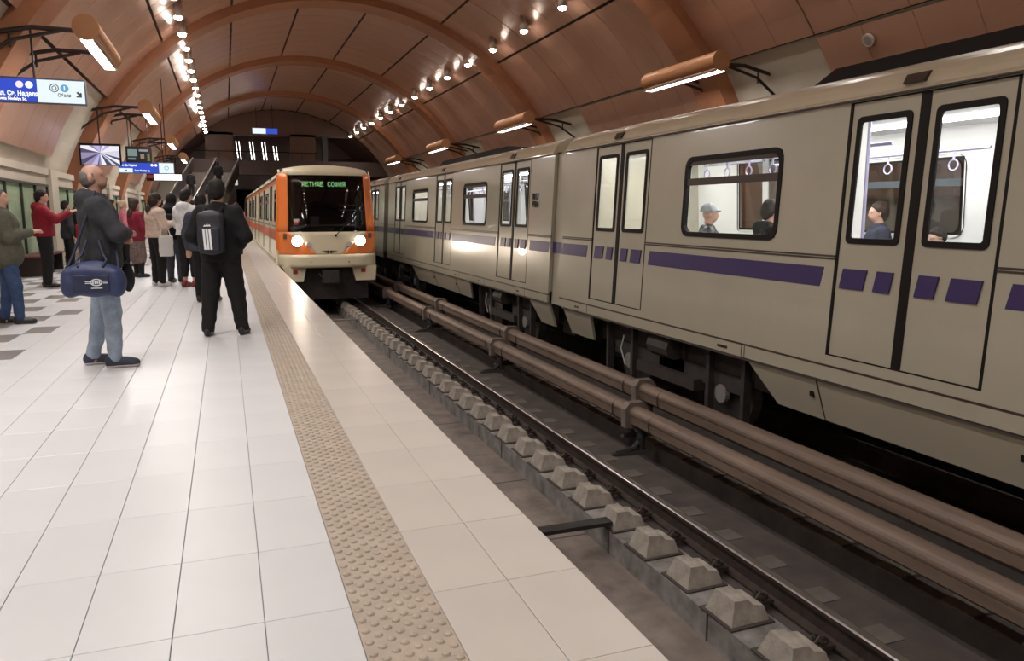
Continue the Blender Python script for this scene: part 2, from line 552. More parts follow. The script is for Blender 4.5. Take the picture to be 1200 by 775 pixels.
# far track sleepers, seen between the conductor rails
y = 3.0
m = MB(); m.box(0, .30, -.13, .13, 0, 0.02); ME_P2 = m.mesh('sleeper_end', MATS['sleeper_end'])
while y < 40:
    inst('sleeper_end', ME_P2, (4.62, y, -1.30), trackbed)
    y += 0.6

def rail(x, label):
    pr = [(-.07, 0), (.07, 0), (.07, .014), (.012, .032), (.010, .135), (.036, .148), (.036, .176), (.028, .185), (-.028, .185), (-.036, .176), (-.036, .148), (-.010, .135), (-.012, .032), (-.07, .014)]
    m = MB(); m.extrude_y([(x + a, RAILZ - .185 + b) for a, b in pr], -14, 90)
    m.m[7] = 1
    for i, f in enumerate(m.f):
        if all(abs(m.v[q][2] - RAILZ) < .012 for q in f): m.m[i] = 1
    o = m.build('rail', [M_RAIL, M_RAILTOP])
    return tag(o, label, 'rail')
rail(3.50, 'dark steel rail with shiny head clipped to a row of concrete blocks')
rail(1.92, 'steel rail close under the platform edge')
rail(5.60, 'steel rail under the near wheels of the cream carriages')
rail(7.18, 'steel rail under the far wheels of the cream carriages')
for x in (5.6, 7.18):
    m = MB(); m.box(x - .3, x + .3, -14, 90, -1.5, -1.287); m.build('rail_plinth', M_SLAB, trackbed)
m = MB(); m.box(1.9 - .3, 1.9 + .3, -14, 90, -1.31, -1.287); m.build('rail_plinth', M_SLAB, trackbed)

# third rail covers on brackets
def third_rail(x, zc, ys, lab, side):
    root = empty('conductor_rail', (x, 0, -1.3), label=lab, cat='conductor rail')
    ys = sorted(ys)
    ends = [-12] + ys + [60]
    prof = []
    for k in range(14):        # upper half barrel, then a lower skirt
        a = math.radians(-20 + 220 * k / 13)
        prof.append((.095 * math.cos(a), .02 + .075 * math.sin(a)))
    low = [(-.088, -.012), (-.08, -.10), (-.055, -.125), (.055, -.125), (.08, -.10), (.088, -.012)]
    for a, b in zip(ends[:-1], ends[1:]):
        m = MB(); m.extrude_y([(x + p, zc + q) for p, q in prof], a + .05, b - .05)
        c = m.build('cover', M_TUBE, root, world=True, smooth=False)
        m = MB(); m.extrude_y([(x + p, zc + q) for p, q in low], a + .05, b - .05); m.build('lower_cover', M_TUBE, c)
        for yy in (a + .35, b - .5):
            m = MB()
            m.tube([(x + .105 * math.cos(t), yy, zc - .01 + .1 * math.sin(t) - (.03 if math.sin(t) < 0 else 0)) for t in [math.radians(g) for g in range(0, 361, 20)]], .007, 5)
            m.build('clamp_band', M_DARK, c)
    for yb in ys:
        m = MB()
        w1, w2 = .055, .15
        m.prism([(x - w2 * .9, yb - w1, zc - .16), (x - w2, yb - w1, zc + .06), (x - w2 * .6, yb - w1, zc + .135), (x + w2 * .6, yb - w1, zc + .135), (x + w2, yb - w1, zc + .06), (x + w2 * .9, yb - w1, zc - .16)], (0, 2 * w1, 0))
        bk = m.build('bracket_cap', M_BRK, root, world=True)
        m = MB()
        m.tube([(x + .0, yb - .12, zc - .1), (x + .0, yb - .16, zc - .25), (x + side * .02, yb - .16, -1.28)], .045, 8)
        m.tube([(x, yb - .02, zc - .11), (x, yb - .16, zc - .2)], .05, 8)
        m.hexa([(x - .38, yb - .2, -1.297), (x + .06, yb - .24, -1.297), (x + .06, yb - .08, -1.297), (x - .38, yb - .12, -1.297), (x - .36, yb - .19, -1.265), (x + .05, yb - .22, -1.25), (x + .05, yb - .1, -1.25), (x - .36, yb - .13, -1.265)])
        m.tube([(x - .3, yb - .16, -1.27), (x - .1, yb - .16, -1.24), (x, yb - .16, zc - .28)], .03, 6)
        m.build('bracket_post', M_DARK, bk)
third_rail(4.32, -.865, [2.0 - 4.9, 7.62, 12.45, 17.3, 22.2, 27.1, 32, 37], 'tubular brown conductor rail cover on brackets beside the drain channel', 1)
third_rail(4.80, -.765, [8.2 - 9.8, 3.4 - 6, 8.25, 13.05, 18.0, 22.9, 27.8, 32.7, 37.6], 'tubular brown conductor rail cover on brackets next to the cream train', 1)
# dark flat cable cover bridging the channel
m = MB(); m.hexa([(1.30, 4.96, -.62), (2.99, 5.66, -1.24), (2.99, 5.74, -1.24), (1.30, 5.04, -.62), (1.30, 4.96, -.59), (2.99, 5.66, -1.20), (2.99, 5.74, -1.20), (1.30, 5.04, -.59)])
m = MB(); m.box(2.02, 3.0, 5.62, 5.74, -1.25, -1.215)
tag(m.build('cable_cover', mat('black_steel', (.016, .015, .015), .45)), 'flat black steel bar reaching across the channel to the track plinth', 'cable cover')
m = MB(); m.box(2.02, 3.0, 19.4, 19.5, -1.27, -1.235)
tag(m.build('cable_cover', mat('grey_bar', (.2, .19, .18), .5)), 'thin grey bar across the channel in front of the orange train', 'cable cover')

# ------------------------------------------------------------------ vault
VX, VZ, VR = 4.2, -0.25, 9.3
RIBS = [18.5 + 11.75 * k for k in range(-2, 4)]
Y_END = 63.0
Y_BACK = -9.0
def vp(phi, r=VR):
    a = math.radians(phi)
    return (VX + r * math.sin(a), VZ + r * math.cos(a))
phis = [-55 + 5 * k for k in range(23)]
def arc_shell(p0, p1, y0, y1, r, t, n):
    m = MB()
    ph = [p0 + (p1 - p0) * k / n for k in range(n + 1)]
    prof = [vp(p, r) for p in ph] + [vp(p, r + t) for p in reversed(ph)]
    m.extrude_y(prof, y0, y1, caps=False)
    nn = len(prof)
    for base in (0, nn):
        for k in range(n):
            q = (base + k, base + k + 1, base + nn - 2 - k, base + nn - 1 - k)
            m.f.append(q if base else q[::-1]); m.m.append(m.cur)
    return m
ceiling = tag(arc_shell(-55.1, 55.1, Y_BACK, Y_END, VR + .10, .12, 24).build('ceiling', M_SEAM, smooth=False), kind='structure')
wl = tag(arc_shell(-78, -55, Y_BACK, Y_END, VR + .12, .12, 6).build('wall_left', M_CREAMW, smooth=False), kind='structure')
wr = tag(arc_shell(55, 97, Y_BACK, Y_END, VR + .12, .12, 10).build('wall_right', M_CREAMW, smooth=False), kind='structure')

ANG = [-55, -39, -23, -7.7, 7.7, 23, 38.5, 55]
strips = []
for k, rb in enumerate(RIBS):
    for (a, b, n) in ((rb - .45, rb + 6.9, 6), (rb + 6.9, rb + 10.4, 3)):
        for s in range(n):
            strips.append((a + (b - a) * s / n, a + (b - a) * (s + 1) / n, s, n, b - a < 5.5))
cnt = 0
rest = MB()
cache = {}
panels = []
for (ya, yb, s, n, cream) in strips:
    if yb > Y_END - .2 or ya < Y_BACK: continue
    for c in range(len(ANG) - 1):
        panels.append((ya, yb, ANG[c], ANG[c + 1], s, n))
    if not cream:
        panels.append((ya, yb, -70, -55, s, n)); panels.append((ya, yb, 55, 78, s, n))
panels.sort(key=lambda p: abs(p[0] - 26))
for (ya, yb, p0, p1, s, n) in panels:
    g = 0.26
    key = (round(yb - ya, 3), p0, p1, s == 0, s == n - 1)
    L = yb - ya
    if key not in cache:
        m = MB()
        e0 = .025 if s == 0 else .004; e1 = .025 if s == n - 1 else .004
        N = 5; dish = .02
        ph = [p0 + g + (p1 - p0 - 2 * g) * q / N for q in range(N + 1)]
        rows = [(e0, VR + .012), (e0 + .02, VR), (L / 2, VR - dish * .3), (L - e1 - .02, VR), (L - e1, VR + .012)]
        rows = [(e0, VR + .05)] + rows + [(L - e1, VR + .05)]
        m.grid(lambda u, v: (lambda q: (q[0], u[0], q[1]))(vp(v, u[1])), rows, ph)
        nv = N + 1
        cache[key] = (m, m.mesh('ceiling_panel', M_RUST, smooth=False))
    m, me = cache[key]
    if cnt < 295 and 12 < ya < 56:
        o = inst('ceiling_panel', me, (0, ya, 0), ceiling if abs(p0 + p1) < 100 else (wl if p0 < 0 else wr))
        cnt += 1
    else:
        rest.add([(p[0], p[1] + ya, p[2]) for p in m.v], m.f)
tag(rest.build('ceiling_panels_beyond', M_RUST, ceiling), kind='stuff')
for rb in RIBS:
    if rb > Y_END: continue
    arc_shell(-76, 88, rb - 1.45, rb - .35, VR - .27, .42, 44).build('rib', M_RIB, ceiling, smooth=False)
# small round speaker on the lower right panel
m = MB()
c = Vector((11.98, 12.31, 4.77)); nrm = Vector((VX - c.x, 0, VZ - c.z)).normalized()
m.tube([c, c + nrm * .05], .13, 20); m2 = MB(); m2.tube([c + nrm * .05, c + nrm * .056], .095, 20)
sp = tag(m.build('speaker', mat('pale_plastic', (.6, .55, .47), .5)), 'small round pale loudspeaker set in the lower rust panel', 'speaker')
m2.build('grille', mat('speaker_grille', (.3, .27, .24), .7), sp)

m = MB(); m.prism([(vp(-80 + 5 * k, VR + .2)[0], Y_BACK - .3, vp(-80 + 5 * k, VR + .2)[1]) for k in range(35)] + [(13.5, Y_BACK - .3, -1.8), (-5, Y_BACK - .3, -1.8)], (0, .3, 0))
tag(m.build('wall_back', M_RIB), kind='structure')
# ------------------------------------------------------------------ left wall with glazed cases
m = MB(); m.box(-4.95, -4.62, Y_BACK, Y_END, -.4, 2.45)
wl2 = tag(m.build('wall_left_base', M_CREAMW), kind='structure')
M_CASEF = mat('case_frame', (.05, .048, .04), .5, metal=.3)
M_CASEB = mat('case_back', (.48, .48, .41), .6, var=.12, scale=1.2)
m = MB(); m.box(-4.97, -4.55, Y_BACK, Y_END, 2.45, 2.62)
tag(m.build('trim_1', M_CREAMW), kind='structure')
for (a, b) in ((18.7, 24.6), (26.0, 36.4), (37.6, 48.0), (49.5, 60)):
    root = empty('glazed_case', (-4.6, (a + b) / 2, 0), label='green-backed glazed wall case with dark frame %s' % {18.7: 'behind the person in the olive parka', 26.0: 'behind the bald man, below the video screen', 37.6: 'further along, above the crowd', 49.5: 'at the foot of the far stairs'}[a], cat='display case', group='glazed wall cases')
    m = MB(); m.box(-4.62, -4.60, a, b, .35, 2.12); m.build('back_panel', M_CASEB, root, world=True)
    m = MB(); m.box(-4.62, -4.53, a, b, .30, .36); m.box(-4.62, -4.53, a, b, 2.12, 2.18)
    m.build('frame_rail', M_CASEF, root, world=True)
    yy = a
    while yy < b + .1:
        m = MB(); m.box(-4.62, -4.54, yy - .02, yy + .02, .36, 2.12); m.build('mullion', M_CASEF, root, world=True)
        if yy + 1.9 < b:
            m = MB(); m.box(-4.555, -4.55, yy + .03, yy + 1.45, .36, 2.12); m.build('pane', glass('case_glass', (.88, .94, .88), .06), root, world=True)
        yy += (b - a) / round((b - a) / 1.48)
for yy in (25.35, 30.6, 37.0, 42.3, 48.7):      # cream pilasters
    m = MB(); m.box(-4.72, -4.5, yy - .45, yy + .45, 0, 2.62); m.build('pilaster', M_CREAMW, wl2)
m = MB(); m.box(-4.62, -4.58, Y_BACK, Y_END, 0, .12); tag(m.build('baseboard_left', mat('dark_stone', (.1, .075, .065), .4)), kind='structure')

# ------------------------------------------------------------------ station end: hall wall, mezzanine, portal
def half_disc(y, r, n=30):
    return [(vp(-82 + 164 * k / n, r)[0], y, vp(-82 + 164 * k / n, r)[1]) for k in range(n + 1)]
M_ENDW = mat('end_wall_brown', (.20, .105, .075), .4, var=.1, scale=1)
M_VOID = mat('dark_hall', (.24, .15, .14), .35)
def wall_piece(name, x0, x1, z0, z1, y, material, t=.3):
    m = MB(); m.box(x0, x1, y, y + t, z0, z1)
    return m.build(name, material, wend)
YW = Y_END + 9
m = MB(); m.prism([p for p in half_disc(YW, VR + .2, 82) if p[2] > 3.4], (0, .3, 0))       # wall around a real running tunnel
m.box(-5.2, 1.0, YW, YW + .3, -1.7, 3.6); m.box(8.1, 14.5, YW, YW + .3, -1.7, 3.6)
wend = tag(m.build('wall_end', M_VOID), kind='structure')
for (x0, x1, z0, z1) in ((.8, 1.0, -1.8, 3.4), (8.1, 8.3, -1.8, 3.4), (.8, 8.3, 3.4, 3.6), (.8, 8.3, -2.2, -1.5)):
    m = MB(); m.box(x0, x1, YW + .02 if z1 > -1 else 90, 150, z0, z1); m.build('tunnel_lining', M_CONC2, wend)
m = MB(); m.box(.8, 8.3, 150, 150.3, -2.2, 3.6); m.build('tunnel_bend', M_CONC2, wend)
arcs = arc_shell(-80, 90, Y_END - .3, Y_END + 9.2, VR + .1, .2, 40); arcs.build('hall_shell', M_ENDW, wend)
# lintel wall closing the vault above the hall openings
top = [p for p in half_disc(Y_END, VR + .2) if p[2] > 6.85]
m = MB(); m.prism(top, (0, .3, 0)); m.build('lintel', M_ENDW, wend)
wall_piece('hall_pier', -1.15, .82, 4.0, 7.4, Y_END, M_ENDW)
wall_piece('hall_pier', 5.0, 6.9, 4.0, 7.4, Y_END, M_ENDW)
wall_piece('mezzanine_beam', -3.2, 13.4, 4.25, 5.35, Y_END - .6, mat('beam_brown', (.10, .065, .058), .35), 1.0)
wall_piece('hall_pier', -5.0, -3.1, -.3, 6, Y_END, M_CREAMW)
m = MB(); m.tube([(-3.2, Y_END - .7, 5.95), (7, Y_END - .7, 5.95)], .04, 6)
for q in range(11): m.tube([(-3.2 + q, Y_END - .7, 5.3), (-3.2 + q, Y_END - .7, 5.95)], .025, 5)
m.build('handrail', M_DMET, wend)
wall_piece('portal_frame', 7.35, 7.75, -1.5, 7.3, Y_END - .5, mat('portal_steel', (.07, .07, .075), .35, metal=.3), .5)
wall_piece('portal_panel', 7.75, 10.6, 1.5, 5.6, Y_END - .4, glass('portal_glass', (.35, .34, .34), .06), .03)
wall_piece('portal_panel', 7.75, 13, -1.6, 1.5, Y_END - .2, M_CONC2, .3)
hl = emis('hall_reflection_glow', (1, .95, .9), 5)  # glowing rods stand in for streaks of reflected light in the hall
for k, x in enumerate((1.25, 2.25, 3.15, 4.0)):
    for d in (0, .22):
        m = MB(); m.tube([(x + d, Y_END + 1.4, 4.4), (x + d - .2, Y_END + 1.4, 6.85 - .3 * (k == 3))], .024, 6)
        o = m.build('light_streak', hl)
        tag(o, 'slim upright glowing streak standing in for reflected light behind the mezzanine rail', 'light', 'reflected light streaks in the far hall')
m = MB(); m.box(.0, 1.0, Y_END - .65, Y_END - .6, 3.45, 3.85)
tag(m.build('lit_notice', emis('notice_glow', (.9, .85, .7), .7)), 'small lit cream notice under the mezzanine beam', 'sign')

# ------------------------------------------------------------------ carriages
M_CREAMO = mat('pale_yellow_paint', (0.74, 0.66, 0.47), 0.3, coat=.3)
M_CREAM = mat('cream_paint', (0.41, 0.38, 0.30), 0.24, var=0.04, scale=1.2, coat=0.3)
M_ROOF = mat('cream_roof_paint', (0.46, 0.40, 0.29), 0.28, var=0.06, scale=2, coat=0.4)
M_PURP = mat('purple_stripe', (0.038, 0.022, 0.11), 0.4)
M_ORNG = mat('orange_paint', (0.78, 0.20, 0.04), 0.3, coat=0.3)
M_REDS = mat('red_orange_stripe', (0.42, 0.09, 0.04), 0.4)
M_RUB = mat('black_rubber', (0.009, 0.007, 0.0065), 0.6, spec=.2)
M_BRNRUB = mat('brown_window_bar', (0.045, 0.028, 0.022), 0.45)
M_INT = mat('saloon_panel', (0.70, 0.70, 0.68), 0.45)
M_INTF = mat('saloon_floor', (0.16, 0.15, 0.15), 0.6)
M_SEAT = mat('saloon_seat', (0.25, 0.26, 0.33), 0.6)
M_POLE = mat('lilac_pole', (0.38, 0.36, 0.52), 0.35, metal=0.3)
M_UNDER = mat('underframe', (0.035, 0.028, 0.026), 0.7, var=.3, scale=8)
M_WHEEL = mat('wheel_steel', (0.12, 0.11, 0.10), 0.45, metal=.7)
M_PANE = glass('carriage_glass', (.93, .96, .95), .06)
M_PANEM = glass('dimming_glass', (.7, .72, .72), .08)  # grey tint puts a darker saloon into the glass colour
M_PANED = glass('tinted_glass', (.42, .44, .46), .10)
M_STRIPL = emis('saloon_light', (1, .97, .95), SALOON)
TAN3 = math.tan(math.radians(3))
WID = 2.70

def carriage(label, X0, y0, y1, doors, wins, style, name='metro_carriage', passengers=True, bogies=(), skirts=(), mini=False, group=None, screens=True):
    root = empty(name, (X0 + WID / 2, (y0 + y1) / 2, RAILZ), label=label, cat='train carriage', group=group)
    XC = X0 + WID / 2
    S = lambda y, z, o=0.0: (X0 + max(z, -.1) * TAN3 - o, y, z)
    T = lambda y, z, o=0.0: (X0 + WID - max(z, -.1) * TAN3 + o, y, z)
    B = dict(parent=root, world=True)
    paint = style['paint']
    dz0, dz1 = 0.15, 2.37
    holes = [(a, b, dz0, dz1) for a, b in doors] + [(a + .03, b - .03, 1.18, 2.04) for a, b in wins]
    for fn, flip, nm in ((S, False, 'side_wall'), (T, True, 'far_side_wall')):
        m = MB()
        hs = holes if not flip else [(a + .03, b - .03, 1.18, 2.04) for a, b in wins] + [(a + .12, b - .12, 1.16, 2.2) for a, b in doors]
        ys, zs, cells = holes_grid(y0, y1, .06, 2.40, hs)
        idx = {}
        def vid(y, z):
            if (y, z) not in idx:
                idx[(y, z)] = len(m.v); m.v.append(fn(y, z))
            return idx[(y, z)]
        for a, b, c, d in cells:
            f = (vid(a, c), vid(a, d), vid(b, d), vid(b, c))
            m.f.append(f[::-1] if flip else f); m.m.append(0)
        m.build(nm, paint, solid=.05, **B)
        # inner lining
        m2 = MB(); m2.v = [tuple(Vector(p) + Vector((.058 if not flip else -.058, 0, 0))) for p in m.v]; m2.f = list(m.f); m2.m = list(m.m)
        m2.build('lining', M_INT, solid=.006, **B)
    # sill strip, grooves, gutter
    m = MB(); m.box(X0 - .012, X0 + .05, y0, y1, -.08, .045); sill = m.build('sill_strip', paint, **B)
    for q, yy in enumerate([y0 + 1.05, y0 + 3.4, (y0 + y1) / 2 - 1.7, (y0 + y1) / 2 + 2.1, y1 - 4.8, y1 - 1.05]):
        m = MB(); m.box(X0 - .0135, X0 - .011, yy, yy + .012, -.08, .045); m.build('sill_joint', M_BRNRUB, sill)
        m = MB()
        for dy in (.3, .38): m.box(X0 - .016, X0 - .011, yy + dy, yy + dy + .05, -.035, -.005)
        m.build('jacking_mark', M_BRNRUB, sill)
    m = MB(); m.box(X0 - .004, X0 + .03, y0, y1, .045, .064); m.build('sill_groove', M_BRNRUB, **B)
    gz = 1.03
    edges = [y0] + [v for d in doors for v in d] + [y1]
    edges = sorted(edges)
    for a, b in zip(edges[0::2], edges[1::2]):
        if b - a < .05: continue
        m = MB()
        for dz in (-.012, .012):
            m.hexa([S(a, gz + dz - .008, .006), S(a, gz + dz - .008, -.02), S(b, gz + dz - .008, -.02), S(b, gz + dz - .008, .006),
                    S(a, gz + dz + .008, .006), S(a, gz + dz + .008, -.02), S(b, gz + dz + .008, -.02), S(b, gz + dz + .008, .006)])
        m.build('belt_moulding', M_BRNRUB, **B)
    # roof
    gx = X0 + 2.4 * TAN3 - X0
    half = WID / 2
    prof = [(-half + gx - .035, 2.385), (-half + gx - .04, 2.40), (-half + gx - .02, 2.42)]
    for k in range(1, 9):
        t = k / 8 * PI / 2
        prof.append((-half + gx + .48 * (1 - math.cos(t)) - .01, 2.42 + .25 * math.sin(t)))
    prof.append((-.3, 2.735)); prof.append((0, 2.745))
    full = prof + [(-a, b) for a, b in reversed(prof[:-1])]
    m = MB(); m.extrude_y([(XC + a, b) for a, b in full], y0, y1)
    rf = m.build('roof', style['roof'], smooth=False, **B)
    m = MB(); m.hexa([S(y0, 2.376, .042), S(y0, 2.376, -.02), S(y1, 2.376, -.02), S(y1, 2.376, .042), S(y0, 2.388, .042), S(y0, 2.388, -.02), S(y1, 2.388, -.02), S(y1, 2.388, .042)])
    m.build('gutter', M_BRNRUB, rf)
    if style.get('roof_unit'):
        for (a, b) in style['roof_unit']:
            m = MB(); m.hexa([(XC - .85, a, 2.66), (XC + .85, a, 2.66), (XC + .85, b, 2.66), (XC - .85, b, 2.66), (XC - .8, a + .25, 2.80), (XC + .8, a + .25, 2.80), (XC + .8, b - .25, 2.80), (XC - .8, b - .25, 2.80)])
            m.build('roof_unit', M_RUB, rf)
    for (a, b) in doors:     # camera / door lamp housings above the doors
        m = MB(); yy = (a + b) / 2 + .1
        m.hexa([S(yy - .1, 2.44, .05), S(yy - .1, 2.44, -.1), S(yy + .1, 2.44, -.1), S(yy + .1, 2.44, .05), S(yy - .11, 2.52, -.0), S(yy - .11, 2.52, -.1), S(yy + .11, 2.52, -.1), S(yy + .11, 2.52, -.0)])
        m.build('door_lamp', M_BRNRUB, rf)
    # floor, saloon ceiling, ends
    m = MB(); m.box(X0 + .03, X0 + WID - .03, y0, y1, -.12, .10); m.build('saloon_floor', M_INTF, **B)
    m = MB(); m.box(X0 + .18, X0 + WID - .18, y0, y1, 2.36, 2.40); m.build('saloon_ceiling', M_INT, **B)
    for yy in (y0, y1 - .06):
        m = MB(); m.hexa([S(yy, -.1, -.05), T(yy, -.1, -.05), T(yy + .06, -.1, -.05), S(yy + .06, -.1, -.05), S(yy, 2.42, -.05), T(yy, 2.42, -.05), T(yy + .06, 2.42, -.05), S(yy + .06, 2.42, -.05)])
        m.build('end_wall', paint, **B)
    # doors
    def ring(name, fn, a, b, c, d, w_, r, off, material, par, thick=.018):
        o_ = rrect(a, b, c, d, r); i_ = rrect(a + w_, b - w_, c + w_, d - w_, max(r - w_ * .5, .015))
        n = len(o_); m = MB()
        m.add([fn(y, z, off) for y, z in o_] + [fn(y, z, off) for y, z in i_] + [fn(y, z, off - thick) for y, z in o_] + [fn(y, z, off - thick) for y, z in i_],
              [f for k in range(n) for f in ((k, (k + 1) % n, n + (k + 1) % n, n + k), (n + k, n + (k + 1) % n, 3 * n + (k + 1) % n, 3 * n + k), (2 * n + k, 2 * n + (k + 1) % n, (k + 1) % n, k))])
        return m.build(name, material, par)
    def plate(fn, a, b, c, d, off):
        return [fn(a, c, off), fn(a, d, off), fn(b, d, off), fn(b, c, off)]
    for (a, b) in doors:
        mid = (a + b) / 2
        for (la, lb) in ((a + .03, mid - .045), (mid + .045, b - .03)):
            w0, w1 = la + .065, lb - .065
            m = MB()
            ys, zs, cells = holes_grid(la, lb, dz0 + .01, dz1 - .01, [(w0 + .02, w1 - .02, 1.18, 2.22)])
            for q in cells: m.add(plate(S, *q, -.012), [(0, 1, 2, 3)])
            leaf = m.build('door_leaf', paint, solid=.035, **B)
            ring('window_frame', S, w0, w1, 1.16, 2.24, .05, .05, .0, M_RUB, leaf)
            m = MB(); m.add(plate(S, w0 + .02, w1 - .02, 1.18, 2.22, -.022), [(0, 1, 2, 3)]); m.build('pane', style['pane'], leaf)
        m = MB(); m.prism(plate(S, mid - .046, mid + .046, dz0, dz1, -.004), (.05, 0, 0))
        m.prism(plate(S, a, a + .03, dz0, dz1, -.002), (.05, 0, 0)); m.prism(plate(S, b - .03, b, dz0, dz1, -.002), (.05, 0, 0))
        m.prism(plate(S, a, b, dz0, dz0 + .012, -.002), (.05, 0, 0)); m.prism(plate(S, a, b, dz1 - .012, dz1, -.002), (.05, 0, 0))
        m.build('door_seal', M_RUB, **B)
    for (a, b) in wins:
        fr = ring('window_frame', S, a, b, 1.15, 2.07, .055, .13, .012, M_RUB, root, .05)
        fr.matrix_parent_inverse = Matrix.Translation(-Vector(root.location))
        m = MB(); m.prism(plate(S, a + .04, b - .04, 1.74, 1.82, .006), (.04, 0, 0)); m.build('transom', M_BRNRUB, fr)
        m = MB(); m.prism(plate(S, a + .04, b - .04, 1.97, 2.03, .002), (.03, 0, 0)); m.build('vent_bar', M_BRNRUB, fr)
        m = MB(); m.add(plate(S, a + .03, b - .03, 1.17, 2.05, -.02), [(0, 1, 2, 3)]); m.build('pane', style['pane'], fr)
        # window of the opposite side
        f2 = ring('far_window_frame', T, a, b, 1.15, 2.07, .055, .13, -.06, M_RUB, root, .02)
        f2.matrix_parent_inverse = Matrix.Translation(-Vector(root.location))
        m = MB(); m.prism(plate(T, a + .04, b - .04, 1.72, 1.80, -.07), (-.03, 0, 0)); m.build('transom', mat('dark_teal_bar', (.06, .08, .09), .4), f2)
        m = MB(); m.add(plate(T, a + .03, b - .03, 1.17, 2.05, -.02), [(0, 1, 2, 3)]); m.build('pane', M_PANED, f2)
    for (a, b) in doors:
        f2 = ring('far_window_frame', T, a + .1, b - .1, 1.14, 2.22, .05, .05, -.06, M_RUB, root, .02)
        f2.matrix_parent_inverse = Matrix.Translation(-Vector(root.location))
        m = MB(); m.prism(plate(T, (a + b) / 2 - .06, (a + b) / 2 + .06, .15, 2.3, -.07), (-.02, 0, 0)); m.build('door_seal', M_INT, f2)
        m = MB(); m.add(plate(T, a + .12, b - .12, 1.16, 2.2, -.02), [(0, 1, 2, 3)]); m.build('pane', M_PANED, f2)
    # stripes
    for (a, b, c, d, sl, mm) in style['stripes'](edges, doors, y0, y1):
        m = MB(); m.prism([S(a, d, .004), S(b, d, .004), S(b + sl, c, .004), S(a + sl, c, .004)], (.012, 0, 0)); m.build('stripe', mm, **B)
    # skirts and running gear
    for (a, b, t0, t1) in skirts:
        m = MB(); m.hexa([(X0 + .19, a + t0, -.52), (X0 + .23, a + t0, -.52), (X0 + .23, b - t1, -.52), (X0 + .19, b - t1, -.52), (X0 + .035, a, -.075), (X0 + .08, a, -.075), (X0 + .08, b, -.075), (X0 + .035, b, -.075)])
        sk = m.build('skirt', paint, **B)
        yy = a + 1.2
        while yy < b - 1:
            m = MB(); m.hexa([(X0 + .184, yy, -.515), (X0 + .2, yy, -.515), (X0 + .2, yy + .012, -.515), (X0 + .184, yy + .012, -.515), (X0 + .029, yy, -.08), (X0 + .045, yy, -.08), (X0 + .045, yy + .012, -.08), (X0 + .029, yy + .012, -.08)]); m.build('skirt_joint', M_BRNRUB, sk)
            m = MB(); m.box(X0 + .09, X0 + .14, yy + .08, yy + .13, -.30, -.25); m.build('latch', M_RUB, sk)
            yy += 2.1
    m = MB(); m.box(X0 + .35, X0 + WID - .35, y0 + .3, y1 - .3, -.5, -.1); m.build('underframe', M_UNDER, **B)
    for (a, b) in bogies:
        m = MB()
        m.box(X0 + .3, X0 + .42, a + .35, b - .35, -.62, -.42); m.box(X0 + WID - .42, X0 + WID - .3, a + .35, b - .35, -.62, -.42)
        m.box(X0 + .3, X0 + WID - .3, (a + b) / 2 - .3, (a + b) / 2 + .3, -.75, -.2)
        m.tube([(X0 + .2, (a + b) / 2 - .25, -.28), (X0 + .2, (a + b) / 2 + .25, -.28)], .14, 10)
        m.box(X0 + .22, X0 + .3, a + .95, a + 1.02, -.9, -.1); m.box(X0 + .22, X0 + .3, b - 1.02, b - .95, -.9, -.1)
        m.box(X0 + .2, X0 + .3, b - .32, b - .26, -.95, -.08); m.box(X0 + .2, X0 + .3, a + .26, a + .32, -.95, -.08)
        m.box(X0 + .18, X0 + .4, (a + b) / 2 - .7, (a + b) / 2 + .7, -.72, -.58)
        bg = m.build('bogie', M_UNDER, **B)
        for yy in (a + .8, b - .8):
            for xs, ww in ((X0 + .42, .13), (X0 + WID - .55, .13)):
                m = MB(); m.tube([(xs, yy, -.67), (xs + ww, yy, -.67)], .43, 22); m.build('wheel', M_WHEEL, bg)
            m = MB(); m.tube([(X0 + .28, yy, -.67), (X0 + .34, yy, -.67)], .11, 14); m.build('axle_box', mat('axle_box_grey', (.28, .27, .26), .5, metal=.3), bg)
        m = MB(); m.tube([(X0 + .2, b - .8, -.3), (X0 + .18, b - .75, -.5), (X0 + .2, b - .85, -.72)], .012, 5); m.build('cable', mat('pale_cable', (.45, .45, .43), .5), bg)
    # saloon fittings
    for xs in (XC - .42, XC + .42):
        m = MB(); m.box(xs - .09, xs + .09, y0 + .3, y1 - .3, 2.335, 2.358); m.build('light_strip', M_STRIPL, **B)
